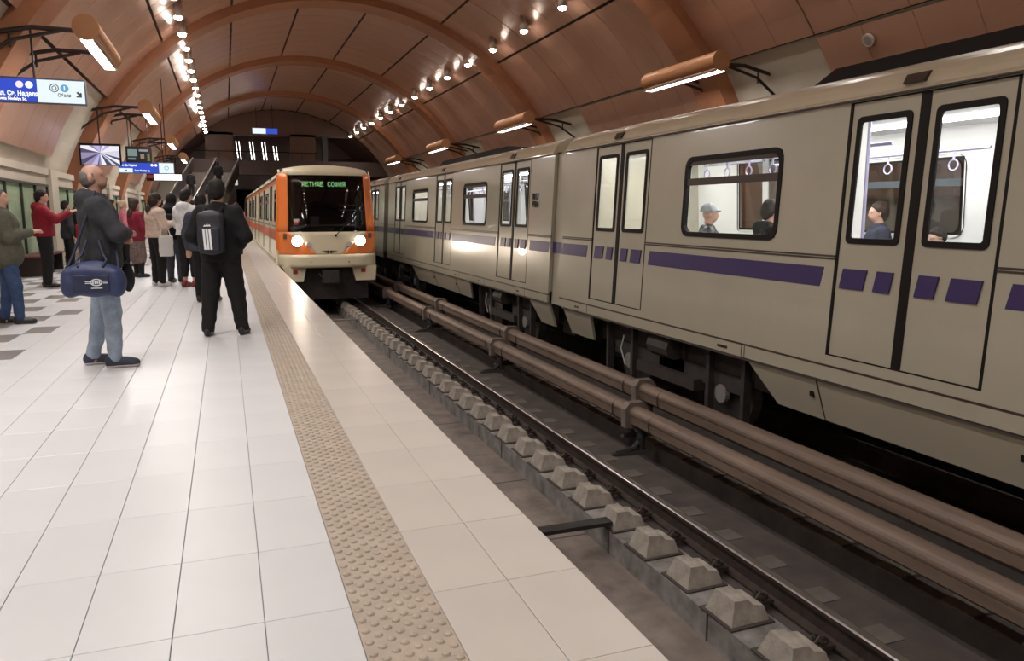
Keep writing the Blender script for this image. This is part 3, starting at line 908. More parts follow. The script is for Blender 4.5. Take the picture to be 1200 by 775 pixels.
    if not mini:
        segs = [(a, b) for a, b in zip(edges[0::2], edges[1::2]) if b - a > 1.5]
        for a, b in segs:
            for xs, sg in ((X0 + .19, 1), (X0 + WID - .19, -1)):
                m = MB()
                x1, x2 = sorted((xs + sg * .05, xs + sg * .5)); m.box(x1, x2, a + .25, b - .25, .53, .605)
                x1, x2 = sorted((xs + sg * .06, xs + sg * .13)); m.box(x1, x2, a + .25, b - .25, .605, 1.06)
                x1, x2 = sorted((xs + sg * .08, xs + sg * .4)); m.box(x1, x2, a + .3, b - .3, .1, .53)
                m.build('bench_seat', M_SEAT, **B)
                for yy in ((a + .18, b - .18) if screens or sg < 0 else ()):
                    x1, x2 = sorted((xs, xs + sg * .30)); m = MB(); m.box(x1, x2, yy - .015, yy + .015, .3, 2.3); sc = m.build('draught_screen', M_INT, **B)
                    m = MB(); m.tube([(xs + sg * .33, yy, .1), (xs + sg * .33, yy, 2.36)], .02, 8); m.build('grab_pole', M_POLE, **B)
            for xs in (XC - .62, XC + .62):
                m = MB(); m.tube([(xs, a + .1, 2.06), (xs, b - .1, 2.06)], .018, 8); gp = m.build('grab_rail', M_POLE, **B)
                yy = a + .5
                while yy < b - .3:
                    m = MB(); m.tube([(xs, yy, 2.05), (xs, yy, 1.96)], .012, 5)
                    m.tube([(xs, yy + .055 * math.cos(t), 1.91 + .055 * math.sin(t)) for t in [2 * PI * q / 10 for q in range(11)]], .009, 5); m.build('strap_handle', M_POLE, gp)
                    yy += .42
        for a, b in doors:
            m = MB(); m.box(XC + .55, XC + .60, a + .1, b - .1, 2.12, 2.33); ad = m.build('advert_board', mat('advert_dark', (.09, .09, .11), .4), **B)
            m = MB(); m.box(XC + .545, XC + .55, a + .2, a + .34, 2.17, 2.28); m.build('advert_picture', mat('advert_peach', (.6, .4, .3), .5), ad)
            m = MB()
            for q in range(4): m.box(XC + .545, XC + .55, a + .45, a + .8 - .08 * (q % 2), 2.27 - .03 * q, 2.28 - .03 * q)
            m.build('advert_lines', mat('advert_white', (.7, .7, .72), .5), ad)
    return root

def cream_stripes(edges, doors, y0, y1):
    out = []
    for a, b in zip(edges[0::2], edges[1::2]):
        if b - a > .3: out.append((a + .12 if a > y0 else a + .03, b - .13 if b < y1 else b - .03, .76, .94, .035, M_PURP))
    for a, b in doors:
        for p, q in ((.10, .36), (.47, .65), (.90, 1.07), (1.18, 1.45)):
            out.append((a + p, a + q, .765, .94, .03, M_PURP))
    return out
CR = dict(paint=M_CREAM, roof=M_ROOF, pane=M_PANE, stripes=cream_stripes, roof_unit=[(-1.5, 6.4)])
FX = 5.05
carriage('cream carriage with purple stripe and two seated passengers behind its wide window', FX, -2.45, 11.45, [(-1.1, .46), (3.91, 5.47), (8.82, 10.40)], [(1.3, 3.0), (6.28, 8.0)], CR,
         bogies=[(-2.0, 2.2), (6.6, 10.4)], skirts=[(2.3, 6.66, .38, .38), (10.40, 11.40, .14, .05)])
s2 = carriage('cream carriage with purple stripe and black fleet number beside its end door', FX, 11.95, 25.85, [(13.0, 14.65), (18.08, 19.63), (23.2, 24.8)], [(15.43, 17.15), (20.46, 22.28)], {**CR, 'roof_unit': [(15.2, 20.8)], 'pane': M_PANEM},
              bogies=[(12.95, 16.6), (22.3, 25.6)], skirts=[(12.0, 12.95, .05, .3), (16.55, 22.4, .3, .3)], screens=False)
carriage('cream carriage half hidden behind the nose of the orange train', FX, 26.6, 40.5, [(27.6, 29.2), (32.7, 34.3), (37.6, 39.2)], [(30.0, 31.8), (35.0, 36.8)], {**CR, 'roof_unit': [], 'pane': M_PANED}, bogies=[(27, 30.5)], skirts=[(30.5, 36, .3, .3)], mini=True)
# gangways between the cream carriages
for (a, b, nm) in ((11.45, 11.95, 'cream fairing closing the gap between the first two cream carriages'), (25.85, 26.6, 'dark folded gangway between the two rear cream carriages')):
    near = a < 20
    e = empty('gangway', (FX + WID / 2, (a + b) / 2, -.3), label=nm, cat='gangway')
    m = MB()
    o = .07 if near else .16
    prof = [(FX + o, -.1), (FX + o + .12, 2.38), (FX + .6, 2.62), (FX + WID - .6, 2.62), (FX + WID - .25, 2.38), (FX + WID - .1, -.1)]
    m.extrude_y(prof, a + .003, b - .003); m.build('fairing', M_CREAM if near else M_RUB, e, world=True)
    m = MB(); m.box(FX + .3, FX + WID - .3, a + .003, b - .003, -.6, -.1); m.build('coupling', M_RUB, e, world=True)
    if near:
        m = MB(); m.prism([(FX + o + .04, a, .94), (FX + o + .04, b, .94), (FX + o + .03, b, .76), (FX + o + .03, a, .76)], (-.012, 0, 0)); m.build('stripe', M_PURP, e, world=True)
# fleet number
for k, tx in enumerate(('0017', '9984')):
    me = text_mesh(tx, .15, bold=.005)
    me.materials.append(M_RUB)
    o = bpy.data.objects.new('fleet_number', me)
    o.parent = s2
    z = 1.66 - .135 * k
    o.matrix_parent_inverse = Matrix.Translation(-Vector(s2.location))
    o.matrix_world = Matrix.Identity(4)
    o.matrix_basis = Matrix.Translation((FX + z * TAN3 - .006, 12.86, z)) @ Matrix(((0, TAN3, -1, 0), (-1, 0, 0, 0), (0, 1, 0, 0), (0, 0, 0, 1)))
    COL.objects.link(o)

# ------------------------------------------------------------------ orange train
OX = 1.30
def orange_stripes(edges, doors, y0, y1):
    out = [(y0, y1, 2.24, 2.37, 0, M_ORNG)]
    for a, b in zip(edges[0::2], edges[1::2]):
        if b - a > .1: out.append((a, b, .62, .92, 0, M_REDS))
    for a, b in doors:
        out.append((a + .06, (a + b) / 2 - .08, .62, .92, 0, M_REDS)); out.append(((a + b) / 2 + .08, b - .06, .62, .92, 0, M_REDS))
    return out
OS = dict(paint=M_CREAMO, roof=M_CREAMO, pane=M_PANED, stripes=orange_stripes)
YF = 21.75
head = carriage('orange and cream leading carriage with lit headlamps and green destination display', OX, YF + .75, 37.0, [(25.3, 26.9), (29.9, 31.5), (34.5, 36.1)], [(23.0, 24.2), (27.4, 29.4), (32.0, 34.0)], OS,
                bogies=[(24.5, 28)], skirts=[(22.6, 24.4, .05, .2), (28, 34, .3, .3)], mini=True)
carriage('orange and cream carriage coupled behind the leading one', OX, 37.5, 52.0, [(38.8, 40.4), (43.9, 45.5), (49, 50.6)], [(41, 43.2), (46, 48.4)], OS, skirts=[(38, 51.5, .3, .3)], mini=True)
carriage('last orange and cream carriage reaching the far end of the platform', OX, 52.5, 62.0, [(54, 55.6), (58.8, 60.4)], [(56.2, 58.2)], OS, skirts=[(53, 61.5, .3, .3)], mini=True)
CX = OX + WID / 2
HB = dict(parent=head, world=True)
def fr(x, z, off=0.0):
    u = abs(x - CX) / 1.33
    return (x, YF + .42 * u ** 4 + .10 * max(0, z - .85) ** 1.3 - off, z)
def patch(zs, xl, xr, nx, material, name, off=0.0, thick=.04, parent=None):
    m = MB()
    for z in zs:
        for k in range(nx + 1):
            m.v.append(fr(xl(z) + (xr(z) - xl(z)) * k / nx, z, off))
    for i in range(len(zs) - 1):
        for k in range(nx):
            a = i * (nx + 1) + k
            m.f.append((a, a + 1, a + nx + 2, a + nx + 1)); m.m.append(0)
    if parent is None: return m.build(name, material, solid=thick, smooth=True, **HB)
    return m.build(name, material, parent, solid=thick, smooth=True)
def lin(z, pts):
    pts = sorted(pts)
    for (a, va), (b, vb) in zip(pts[:-1], pts[1:]):
        if z <= b: return va + (vb - va) * max(0, (z - a)) / (b - a)
    return pts[-1][1]
rng = lambda a, b, n: [a + (b - a) * k / n for k in range(n + 1)]
W0 = lambda z: lin(z, [(-.1, 1.33), (.9, 1.345), (2.43, 1.25)])
WS = lambda z: lin(z, [(.9, 1.07), (2.45, 1.02)])
ws = patch(rng(.90, 2.44, 8), lambda z: CX - WS(z), lambda z: CX + WS(z), 14, glass('windscreen_glass', (.36, .37, .38), .05), 'windscreen', thick=.008)
for sg in (-1, 1):
    f = (lambda z: CX - W0(z)) if sg < 0 else (lambda z: CX + WS(z))
    g = (lambda z: CX - WS(z)) if sg < 0 else (lambda z: CX + W0(z))
    patch(rng(.90, 2.48, 8), f, g, 5, M_ORNG, 'corner_pillar', .006)
    inn = lambda z: lin(z, [(.28, .36), (.39, .44), (.9, 1.07)])
    f = (lambda z: CX - W0(z)) if sg < 0 else (lambda z: CX + inn(z))
    g = (lambda z: CX - inn(z)) if sg < 0 else (lambda z: CX + W0(z))
    patch([.28, .34, .39, .5, .6, .7, .8, .9], f, g, 6, M_ORNG, 'headlamp_surround', .004)
    # wraparound to the carriage side
    m = MB()
    xs = lambda z: CX + sg * W0(z)
    zz = rng(-.1, 2.44, 10)
    for z in zz: m.v += [fr(xs(z), z), (CX + sg * (WID / 2 - z * TAN3), YF + .80, z)]
    m.f = [(2 * i, 2 * i + 1, 2 * i + 3, 2 * i + 2) for i in range(len(zz) - 1)]; m.m = [0 if z < .25 or .0 > z else 1 for z in zz[:-1]]
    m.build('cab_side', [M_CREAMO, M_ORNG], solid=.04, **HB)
    # headlamps
    c = Vector(fr(CX + sg * .85, .65, .01))
    m = MB(); m.tube([c, c + Vector((0, -.03, 0))], [.165, .155], 20); hl_ = m.build('headlamp_rim', M_POLE, **HB)
    m = MB(); m.tube([c + Vector((0, -.028, 0)), c + Vector((0, -.045, 0))], [.145, .11], 20); m.build('headlamp_lens', emis('headlamp_glow', (1, .86, .68), 60), hl_)
    c2 = Vector(fr(CX + sg * .55, .56, .01))
    m = MB(); m.tube([c2, c2 + Vector((0, -.03, 0))], [.085, .07], 16); m.build('marker_lamp', mat('marker_glass', (.6, .5, .45), .15), **HB)
    ld = bpy.data.lights.new('headlamp_beam', 'SPOT'); ld.energy = 35; ld.spot_size = math.radians(70); ld.spot_blend = .6; ld.color = (1, .84, .66); ld.shadow_soft_size = .1
    lo_ = bpy.data.objects.new('headlamp_beam', ld); lo_.location = c + Vector((0, -.08, 0)); lo_.rotation_euler = (math.radians(86), 0, PI)
    link(lo_, head, True)
    # lower valance with red lamp
    m = MB(); x0, x1 = sorted((CX + sg * .62, CX + sg * 1.31))
    zt = -.05
    if sg < 0: poly = [(x0 + .04, zt), (x0 + .25, -.47), (x1 - .1, -.47), (x1, zt)]
    else: poly = [(x0, zt), (x0 + .1, -.47), (x1 - .04, -.47), (x1, zt)]
    m.prism([(px, YF + .12, pz) for px, pz in poly], (0, .5, 0)); va = m.build('valance', M_CREAMO, **HB)
    m = MB(); m.box(CX + sg * .93 - .06, CX + sg * .93 + .06, YF + .1, YF + .13, -.24, -.13); m.build('red_lamp', mat('red_lamp', (.3, .02, .015), .4), va)
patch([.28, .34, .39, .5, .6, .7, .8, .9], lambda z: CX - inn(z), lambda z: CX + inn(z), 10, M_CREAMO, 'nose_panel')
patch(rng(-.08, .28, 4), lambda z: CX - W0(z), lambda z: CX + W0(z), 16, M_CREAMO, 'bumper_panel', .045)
# roof cap
m = MB()
def capz(x): return 2.70 - .14 * (abs(x - CX) / 1.25) ** 2.5
xsn = rng(CX - 1.25, CX + 1.25, 16)
for x in xsn: m.v += [fr(x, 2.44), (x, fr(x, capz(x))[1] + .08, capz(x) - .0), (x, YF + .8, capz(x) + .035)]
m.f = [f for i in range(16) for f in ((3 * i, 3 * i + 3, 3 * i + 4, 3 * i + 1), (3 * i + 1, 3 * i + 4, 3 * i + 5, 3 * i + 2))]; m.m = [0] * len(m.f)
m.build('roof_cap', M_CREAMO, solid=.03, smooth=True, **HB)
m = MB(); m.box(CX - 1.2, CX + 1.2, YF + .5, YF + .8, .6, 2.6); m.box(CX - 1.2, CX + 1.2, YF + .2, YF + .8, .72, .85); m.build('cab_bulkhead', mat('cab_grey', (.10, .10, .105), .6), **HB)
m = MB(); m.hexa([(CX - .45, YF + .22, 1.05), (CX + .75, YF + .22, 1.05), (CX + .75, YF + .4, 1.05), (CX - .45, YF + .4, 1.05), (CX - .45, YF + .24, 1.10), (CX + .75, YF + .24, 1.10), (CX + .75, YF + .4, 1.10), (CX - .45, YF + .4, 1.10)])
m.build('dashboard', mat('dash_grey', (.75, .75, .7), .5), **HB)
m = MB(); m.box(CX - .45, CX - .22, YF + .3, YF + .4, 1.10, 1.32); m.build('cab_monitor', mat('cab_white', (.8, .8, .8), .5), **HB)
m = MB(); m.box(CX + .35, CX + .8, YF + .4, YF + .45, 1.48, 1.51); m.box(CX + .35, CX + .8, YF + .4, YF + .45, 1.62, 1.645); m.build('cab_shelf', MATS['cab_white'], **HB)
m = MB(); m.tube([fr(CX + .18, .80, .05), fr(CX + .32, .95, .05), fr(CX + .75, 1.35, .05)], .012, 6); m.tube([fr(CX + .35, 1.08, .045), fr(CX + .8, 1.5, .045)], .01, 6)
m.tube([fr(CX + .18, .80, -.02), fr(CX + .18, .80, .06)], .035, 8)
m.build('wiper', M_RUB, **HB)
m = MB(); p0 = fr(CX - .86, 1.14, .008)
m.box(CX - .92, CX - .72, p0[1] - .004, p0[1], 1.10, 1.25); st = m.build('sticker', mat('sticker_white', (.6, .55, .52), .5), **HB)
m = MB(); m.box(CX - .92, CX - .72, p0[1] - .006, p0[1] - .003, 1.10, 1.17); m.build('sticker_red', mat('sticker_red', (.5, .06, .05), .5), st)
# header line inside the screen and green display
m = MB(); m.box(CX - .95, CX + .95, YF + .30, YF + .32, 2.02, 2.035); m.box(CX - .7, CX + .75, YF + .30, YF + .32, 1.93, 1.935); m.build('blind_edge', mat('blind_grey', (.4, .4, .38), .5), **HB)
GL = {'Л': ['00111', '01001', '01001', '01001', '01001', '01001', '10001'], 'Е': ['11111', '10000', '10000', '11110', '10000', '10000', '11111'], 'Т': ['11111', '00100', '00100', '00100', '00100', '00100', '00100'],
      'И': ['10001', '10001', '10011', '10101', '11001', '10001', '10001'], 'Щ': ['10101', '10101', '10101', '10101', '10101', '11111', '00001'], ' ': ['00000'] * 7, 'С': ['01110', '10001', '10000', '10000', '10000', '10001', '01110'],
      'О': ['01110', '10001', '10001', '10001', '10001', '10001', '01110'], 'Ф': ['00100', '01110', '10101', '10101', '10101', '01110', '00100'], 'Я': ['01111', '10001', '10001', '01111', '00101', '01001', '10001']}
m = MB(); pitch = 1.17 / 71
for ci, ch in enumerate('ЛЕТИЩЕ СОФИЯ'):
    for r_, row in enumerate(GL[ch]):
        for c_, bit in enumerate(row):
            if bit == '1':
                x = CX - .665 + pitch * (6 * ci + c_); z = 2.26 - r_ * pitch * 1.15
                yy = fr(x, z)[1] - .012
                m.box(x, x + pitch * .8, yy, yy + .004, z - pitch * .95, z)
m.build('destination_display', emis('led_green', (.40, .9, .32), .85), **HB)
# winged emblem
m = MB()
for sg in (-1, 1):
    for (a, b, z0, z1) in ((.03, .21, .365, .385), (.03, .15, .335, .353), (.03, .10, .31, .325)):
        m.prism([fr(CX + sg * a, z0, .02), fr(CX + sg * b, z0 + .015, .02), fr(CX + sg * (b - .02), z1 + .0, .02), fr(CX + sg * a, z1, .02)], (0, .02, 0))
    m.prism([fr(CX + sg * .0, .335, .022), fr(CX + sg * .0, .36, .022), fr(CX + sg * .045, .40, .022), fr(CX + sg * .045, .30, .022), fr(CX + sg * .03, .30, .022), fr(CX + sg * .03, .365, .022)], (0, .02, 0))
m.build('emblem', M_RUB, **HB)
# coupler
m = MB(); m.tube([(CX, YF + .7, -.3), (CX, YF - .05, -.33)], [.12, .12], 10); m.box(CX - .22, CX + .22, YF - .12, YF + .05, -.5, -.16); m.tube([(CX - .3, YF, -.25), (CX - .1, YF - .1, -.5), (CX + .25, YF, -.3)], .03, 6)
m.build('coupler', M_UNDER, **HB)
for sg in (-1, 1):
    m = MB(); m.tube([(CX + sg * .5, YF + .05, .0), (CX + sg * .52, YF - .04, .08)], .02, 5); m.build('hose', M_UNDER, **HB)
m = MB(); m.box(CX - 1.1, CX + 1.1, YF + .4, YF + .8, -1.0, -.1); m.build('front_underframe', M_UNDER, **HB)

# ------------------------------------------------------------------ ceiling downlights
M_CAN = mat('downlight_can', (.55, .48, .43), .3, metal=.7)
E_LENS = emis('downlight_lens', (1, .90, .78), 60)
def downlights(phi, ys, lab, grp, power):
    px, pz = vp(phi, VR - .02); n = Vector((VX - px, 0, VZ - pz)).normalized()
    m = MB(); m.tube([(0, 0, 0.23), (0, 0, -.22)], .13, 14); me = m.mesh('housing', M_CAN, True)
    m = MB(); m.tube([(0, 0, -.20), (0, 0, -.25), (0, 0, -.29), (0, 0, -.31)], [.125, .12, .09, .03], 14); me2 = m.mesh('lens', E_LENS)
    for y in ys:
        e = empty('downlight', (px + n.x * .12, y, pz + n.z * .12), label=lab, cat='light', group=grp)
        inst('housing', me, (0, 0, 0), e); inst(light_name('lens', tuple(e.location)), me2, (0, 0, 0), e)
        ld = bpy.data.lights.new('downlight_beam', 'SPOT'); ld.energy = power; ld.spot_size = math.radians(150); ld.spot_blend = .8; ld.color = (1, .97, .94); ld.shadow_soft_size = .1
        o = bpy.data.objects.new(light_name('downlight_beam', tuple(e.location)), ld); o.location = (0, 0, -.34); COL.objects.link(o); o.parent = e
downlights(-34.5, [-6.7 + 2.3 * k for k in range(30)], 'bright can downlight in the ceiling row above the white platform', 'downlights above the platform', SPOT_W)
downlights(33.5, [-6.5 + 3.05 * k for k in range(23)], 'bright can downlight in the ceiling row above the cream train', 'downlights above the far track', SPOT_W * .6)

# ------------------------------------------------------------------ wooden tube lamps on brackets
M_WOOD = mat('lamp_wood', (.46, .20, .075), .4, var=.15, scale=3, stretch=(6, .5, 6))
M_WCAP = mat('lamp_wood_cap', (.31, .14, .058), .5, var=.1, scale=4)
E_DIFF = emis('lamp_diffuser', (1, .97, .95), 9)
def tube_lamp(x, y0, L, side, lab, grp, z=4.78):
    e = empty('tube_lamp', (x, y0, z), label=lab, cat='lamp', group=grp)
    B = dict(parent=e, world=True)
    R_ = .225
    # barrel open at the bottom
    prof = [(R_ * math.cos(math.radians(a)), R_ * math.sin(math.radians(a))) for a in range(-58, 239, 12)]
    m = MB(); m.extrude_y([(x + a, z + b) for a, b in prof], y0 + .02, y0 + L - .02); m.build('barrel', M_WOOD, smooth=False, **B)
    for a, b in ((y0, y0 + .02), (y0 + L - .02, y0 + L)):
        m = MB(); m.tube([(x, a, z), (x, b, z)], R_ * 1.02, 24); m.build('end_cap', M_WCAP, **B)
    for a, b in ((y0 + .05, y0 + L / 2 - .06), (y0 + L / 2 + .06, y0 + L - .05)):
        m = MB(); m.box(x - .10, x + .10, a, b, z - .235, z - .205); m.build(light_name('diffuser', (x, y0, z), (x, y0 + L, z)), E_DIFF, **B)
    for sg in (-1, 1):
        m = MB(); m.box(x + sg * .115 - .012, x + sg * .115 + .012, y0 + .02, y0 + L - .02, z - .235, z - .18); m.build('trim_strip', mat('lamp_trim', (.5, .42, .36), .35, metal=.6), **B)
    ld = bpy.data.lights.new('tube_lamp_light', 'AREA'); ld.shape = 'RECTANGLE'; ld.size = .2; ld.size_y = L * .9; ld.energy = TUBE_W; ld.color = (1, .96, .93)
    o = bpy.data.objects.new(light_name('tube_lamp_light', (x, y0, z), (x, y0 + L, z)), ld); o.location = (x, y0 + L / 2, z - .25); link(o, e, True)
    for yy in (y0 + .5, y0 + L - .55):
        xw = VX + side * math.sqrt((VR + .17) ** 2 - (z - .15 - VZ) ** 2) if True else 0
        xw2 = VX + side * math.sqrt((VR + .17) ** 2 - (z - .75 - VZ) ** 2)
        m = MB(); m.tube([(x + side * .2, yy, z + .02), (x + side * (.2 + (abs(xw - x) - .2) * .5), yy, z + .03), (xw, yy, z - .13)], .045, 8)
        m.tube([(x + side * .5, yy, z), (x + side * (.4 + abs(xw2 - x) * .45), yy, z - .22), (xw2, yy, z - .75)], .035, 8)
        m.tube([(x + side * (abs(xw - x) * .78), yy, z - .02), (x + side * (abs(xw - x) * .78), yy, z - .35)], .025, 6)
        m.build('bracket_arm', M_DMET, **B)
    return e
for k, y0 in enumerate((-7.1, 4.6, 16.5, 27.9, 39.5, 51.2)):
    tube_lamp(-2.22, y0, 3.2, -1, 'wooden tube lamp above the platform, ' + ('out beyond the long blue sign', 'just before the long blue sign', 'its bracket carrying the long blue sign', 'its bracket carrying the video screen', 'over the white light box', 'last one before the far stairs')[k], 'tube lamps above the platform')
for k, y0 in enumerate((-7.5, 4.2, 15.1, 26.3, 37.4, 48.6)):
    tube_lamp(10.55 if k < 3 else 10.35, y0, 3.2, 1, 'wooden tube lamp beyond the cream train, ' + ('behind its rear door', 'over its middle door', 'over the near carriage', 'over the numbered carriage', 'over the carriage by the orange train', 'last one before the dark portal')[k], 'tube lamps beyond the far track')

# ------------------------------------------------------------------ hanging signs and screens
E_BLUE = emis('sign_blue', (.045, .09, .62), 1.0)
E_SWHITE = emis('sign_white', (.82, .93, 1), 1.05)
E_TXT = emis('sign_lettering_white', (1, 1, 1), 1.3)
M_INK = mat('sign_ink', (.05, .06, .07), .6)
M_CASE = mat('sign_case', (.12, .13, .17), .4, metal=.4)
def put_text(body, size, x, y, z, material, parent, bold=0.0, squeeze=1.0):
    me = text_mesh(body, size, bold=bold)
    me.materials.append(material)
    o = bpy.data.objects.new('lettering', me)
    o.rotation_euler = (PI / 2, 0, 0); o.location = (x, y, z); o.scale = (squeeze, 1, 1)
    link(o, parent, True)
    return o
def disc(name, x, y, z, r, material, parent, n=24, ring=None):
    m = MB()
    if ring:
        m.tube([(x + r * math.cos(2 * PI * k / n), y, z + r * math.sin(2 * PI * k / n)) for k in range(n + 1)], ring, 5)
    else:
        m.prism([(x + r * math.cos(2 * PI * k / n), y, z + r * math.sin(2 * PI * k / n)) for k in range(n)], (0, .004, 0))
    return m.build(name, material, parent, world=True)
def sign(x0, x1, z0, z1, y, xs, lab, rods, ztop):
    e = empty('hanging_sign', ((x0 + x1) / 2, y, z0), label=lab, cat='sign')
    m = MB(); m.box(x0 - .02, x1 + .02, y, y + .14, z0 - .02, z1 + .03); m.build('case', M_CASE, e, world=True)
    m = MB(); m.box(x0, xs, y - .006, y, z0, z1); m.build('blue_face', E_BLUE, e, world=True)
    m = MB(); m.box(xs + .01, x1, y - .006, y, z0, z1); m.build('white_face', E_SWHITE, e, world=True)
    for xr in rods:
        m = MB(); m.tube([(xr, y + .07, z1), (xr, y + .07, ztop if ztop else VZ + math.sqrt((VR + .02) ** 2 - (xr - VX) ** 2))], .02, 6); m.build('hanger_rod', M_DMET, e, world=True)
    return e
ya = 16.93
s = sign(-4.05, -2.38, 3.46, 3.87, ya, -3.17, 'long blue and white lit sign hanging from the bracket of a tube lamp, with arrow', [-3.2], 4.80)
f_ = ya - .009
put_text('пл. Св. Неделя', .118, -3.80, f_, 3.565, E_TXT, s, .003, .78)
put_text('Sveta Nedelya Sq.', .075, -3.80, f_, 3.485, E_TXT, s, .002, .86)
m = MB()
for (a, b, c, d) in ((0, .025, 0, .10), (.025, .12, 0, .04), (.05, .12, .04, .075), (.12, .145, 0, .06), (.02, .05, .03, .06)):
    m.box(-3.98 + a, -3.98 + b, f_ - .002, f_, 3.50 + c, 3.50 + d)
m.build('pictogram', E_TXT, s, world=True)
disc('line_disc', -3.44, f_, 3.765, .062, emis('disc_pink', (1, .8, .9), 1.1), s); disc('line_disc', -3.285, f_, 3.765, .062, E_TXT, s)
disc('line_ring', -2.88, f_, 3.73, .07, mat('ring_green', (.12, .2, .16), .5), s, ring=.009); disc('line_ring', -2.88, f_, 3.73, .035, MATS['ring_green'], s, ring=.008)
disc('line_disc', -2.71, f_, 3.73, .07, emis('disc_blue', (.18, .45, .75), .9), s)
put_text('1', .10, -2.735, f_ - .006, 3.695, E_TXT, s, .003)
put_text('Обеля', .085, -2.83, f_, 3.575, M_INK, s, .002, .85)
m = MB()
ax, az = -2.52, 3.66
m.prism([(ax, f_ - .002, az), (ax + .03, f_ - .002, az + .02), (ax + .075, f_ - .002, az - .03), (ax + .05, f_ - .002, az - .06)], (0, .004, 0))
m.prism([(ax + .09, f_ - .002, az + .0), (ax + .09, f_ - .002, az - .085), (ax + .0, f_ - .002, az - .085), (ax + .0, f_ - .002, az - .06), (ax + .062, f_ - .002, az - .06), (ax + .062, f_ - .002, az)], (0, .004, 0))
m.build('arrow', M_INK, s, world=True)

# video screen
def radial_screen():
    m = bpy.data.materials.new('screen_picture'); m.use_nodes = True
    nt = m.node_tree; nt.nodes.clear()
    N = nt.nodes.new; Lk = nt.links.new
    tc = N('ShaderNodeTexCoord'); sx = N('ShaderNodeSeparateXYZ'); Lk(tc.outputs['Object'], sx.inputs[0])
    at = N('ShaderNodeMath'); at.operation = 'ARCTAN2'
    Lk(sx.outputs['Z'], at.inputs[0]); Lk(sx.outputs['X'], at.inputs[1])
    mr = N('ShaderNodeMapRange'); mr.inputs['From Min'].default_value = -PI; mr.inputs['From Max'].default_value = PI; Lk(at.outputs[0], mr.inputs['Value'])
    cr = N('ShaderNodeValToRGB'); cr.color_ramp.interpolation = 'CONSTANT'
    L_, W_, D_, V_, G_ = (.55, .5, .85), (.95, .92, 1), (.09, .09, .16), (.34, .3, .45), (.75, .72, .85)
    stops = [(0, V_), (.06, D_), (.10, V_), (.15, L_), (.21, D_), (.225, V_), (.255, W_), (.31, D_), (.36, G_), (.385, D_), (.405, W_), (.43, D_), (.455, G_), (.52, W_), (.60, L_), (.65, W_), (.70, V_), (.74, L_), (.86, V_), (.9, W_), (.96, D_)]
    el = cr.color_ramp.elements
    el[0].position = 0; el[0].color = (*stops[0][1], 1)
    el[1].position = stops[1][0]; el[1].color = (*stops[1][1], 1)
    for p, c in stops[2:]:
        q = el.new(p); q.color = (*c, 1)
    Lk(mr.outputs[0], cr.inputs[0])
    em = N('ShaderNodeEmission'); Lk(cr.outputs[0], em.inputs[0]); em.inputs[1].default_value = .95
    out = N('ShaderNodeOutputMaterial'); Lk(em.outputs[0], out.inputs[0])
    return m
yv = 28.35
e = empty('video_screen', (-3.65, yv, 2.95), label='flat video screen with white and lilac picture hanging over the bald man', cat='screen')
m = MB(); m.box(-4.28, -3.08, yv, yv + .1, 2.93, 3.62); m.build('case', M_RUB, e, world=True)
m = MB(); m.box(-.55, .55, -.004, 0, -.38, .22); o = m.build('picture', radial_screen(), e); o.location = (-3.68 + 3.65, -.001, 3.33 - 2.95); 
m = MB(); m.tube([(-3.68, yv + .05, 3.6), (-3.68, yv + .05, 4.78)], .025, 6); m.build('hanger_rod', M_DMET, e, world=True)
# information display
yd = 30.49
e = empty('display_board', (-2.8, yd, 3.2), label='dark departure display hanging beside the video screen', cat='screen')
m = MB(); m.box(-3.16, -2.34, yd, yd + .12, 3.16, 3.72); m.build('case', M_RUB, e, world=True)
for (a, b, c, d, cc) in ((-3.10, -2.80, 3.38, 3.62, (.35, .45, .42)), (-2.74, -2.45, 3.55, 3.62, (.5, .52, .55)), (-2.70, -2.58, 3.30, 3.46, (.5, .4, .3)), (-3.1, -2.85, 3.26, 3.33, (.3, .35, .35)), (-2.48, -2.40, 3.22, 3.48, (.35, .3, .12))):
    m = MB(); m.box(a, b, yd - .005, yd, c, d); m.build('lit_panel', emis('panel_%d' % int(cc[0] * 100 + cc[2] * 1000), cc, .6), e, world=True)
for xr in (-3.05, -2.45):
    m = MB(); m.tube([(xr, yd + .06, 3.7), (xr, yd + .06, 4.80)], .02, 6); m.build('hanger_rod', M_DMET, e, world=True)
# second direction sign
yb = 34.0
s = sign(-3.80, -1.84, 2.97, 3.36, yb, -2.38, 'smaller blue and white lit sign hanging above the waiting crowd', [-3.3, -2.1], None)
m = MB(); m.box(-3.79, -3.32, yb - .009, yb - .006, 2.98, 3.14); m.build('white_field', E_SWHITE, s, world=True)
put_text('пл. Св. Неделя', .11, -3.72, yb - .009, 3.22, E_TXT, s, .003, .7); put_text('Sveta Nedelya Sq.', .09, -3.25, yb - .009, 3.03, E_TXT, s, .002, .85)
put_text('M', .1, -3.6, yb - .012, 3.02, M_INK, s, .004); disc('line_ring', -2.1, yb - .01, 3.17, .07, mat('ring_green2', (.1, .3, .18), .5), s, ring=.01); disc('line_disc', -2.62, yb - .01, 3.27, .05, E_TXT, s); disc('line_disc', -2.48, yb - .01, 3.27, .05, E_TXT, s)
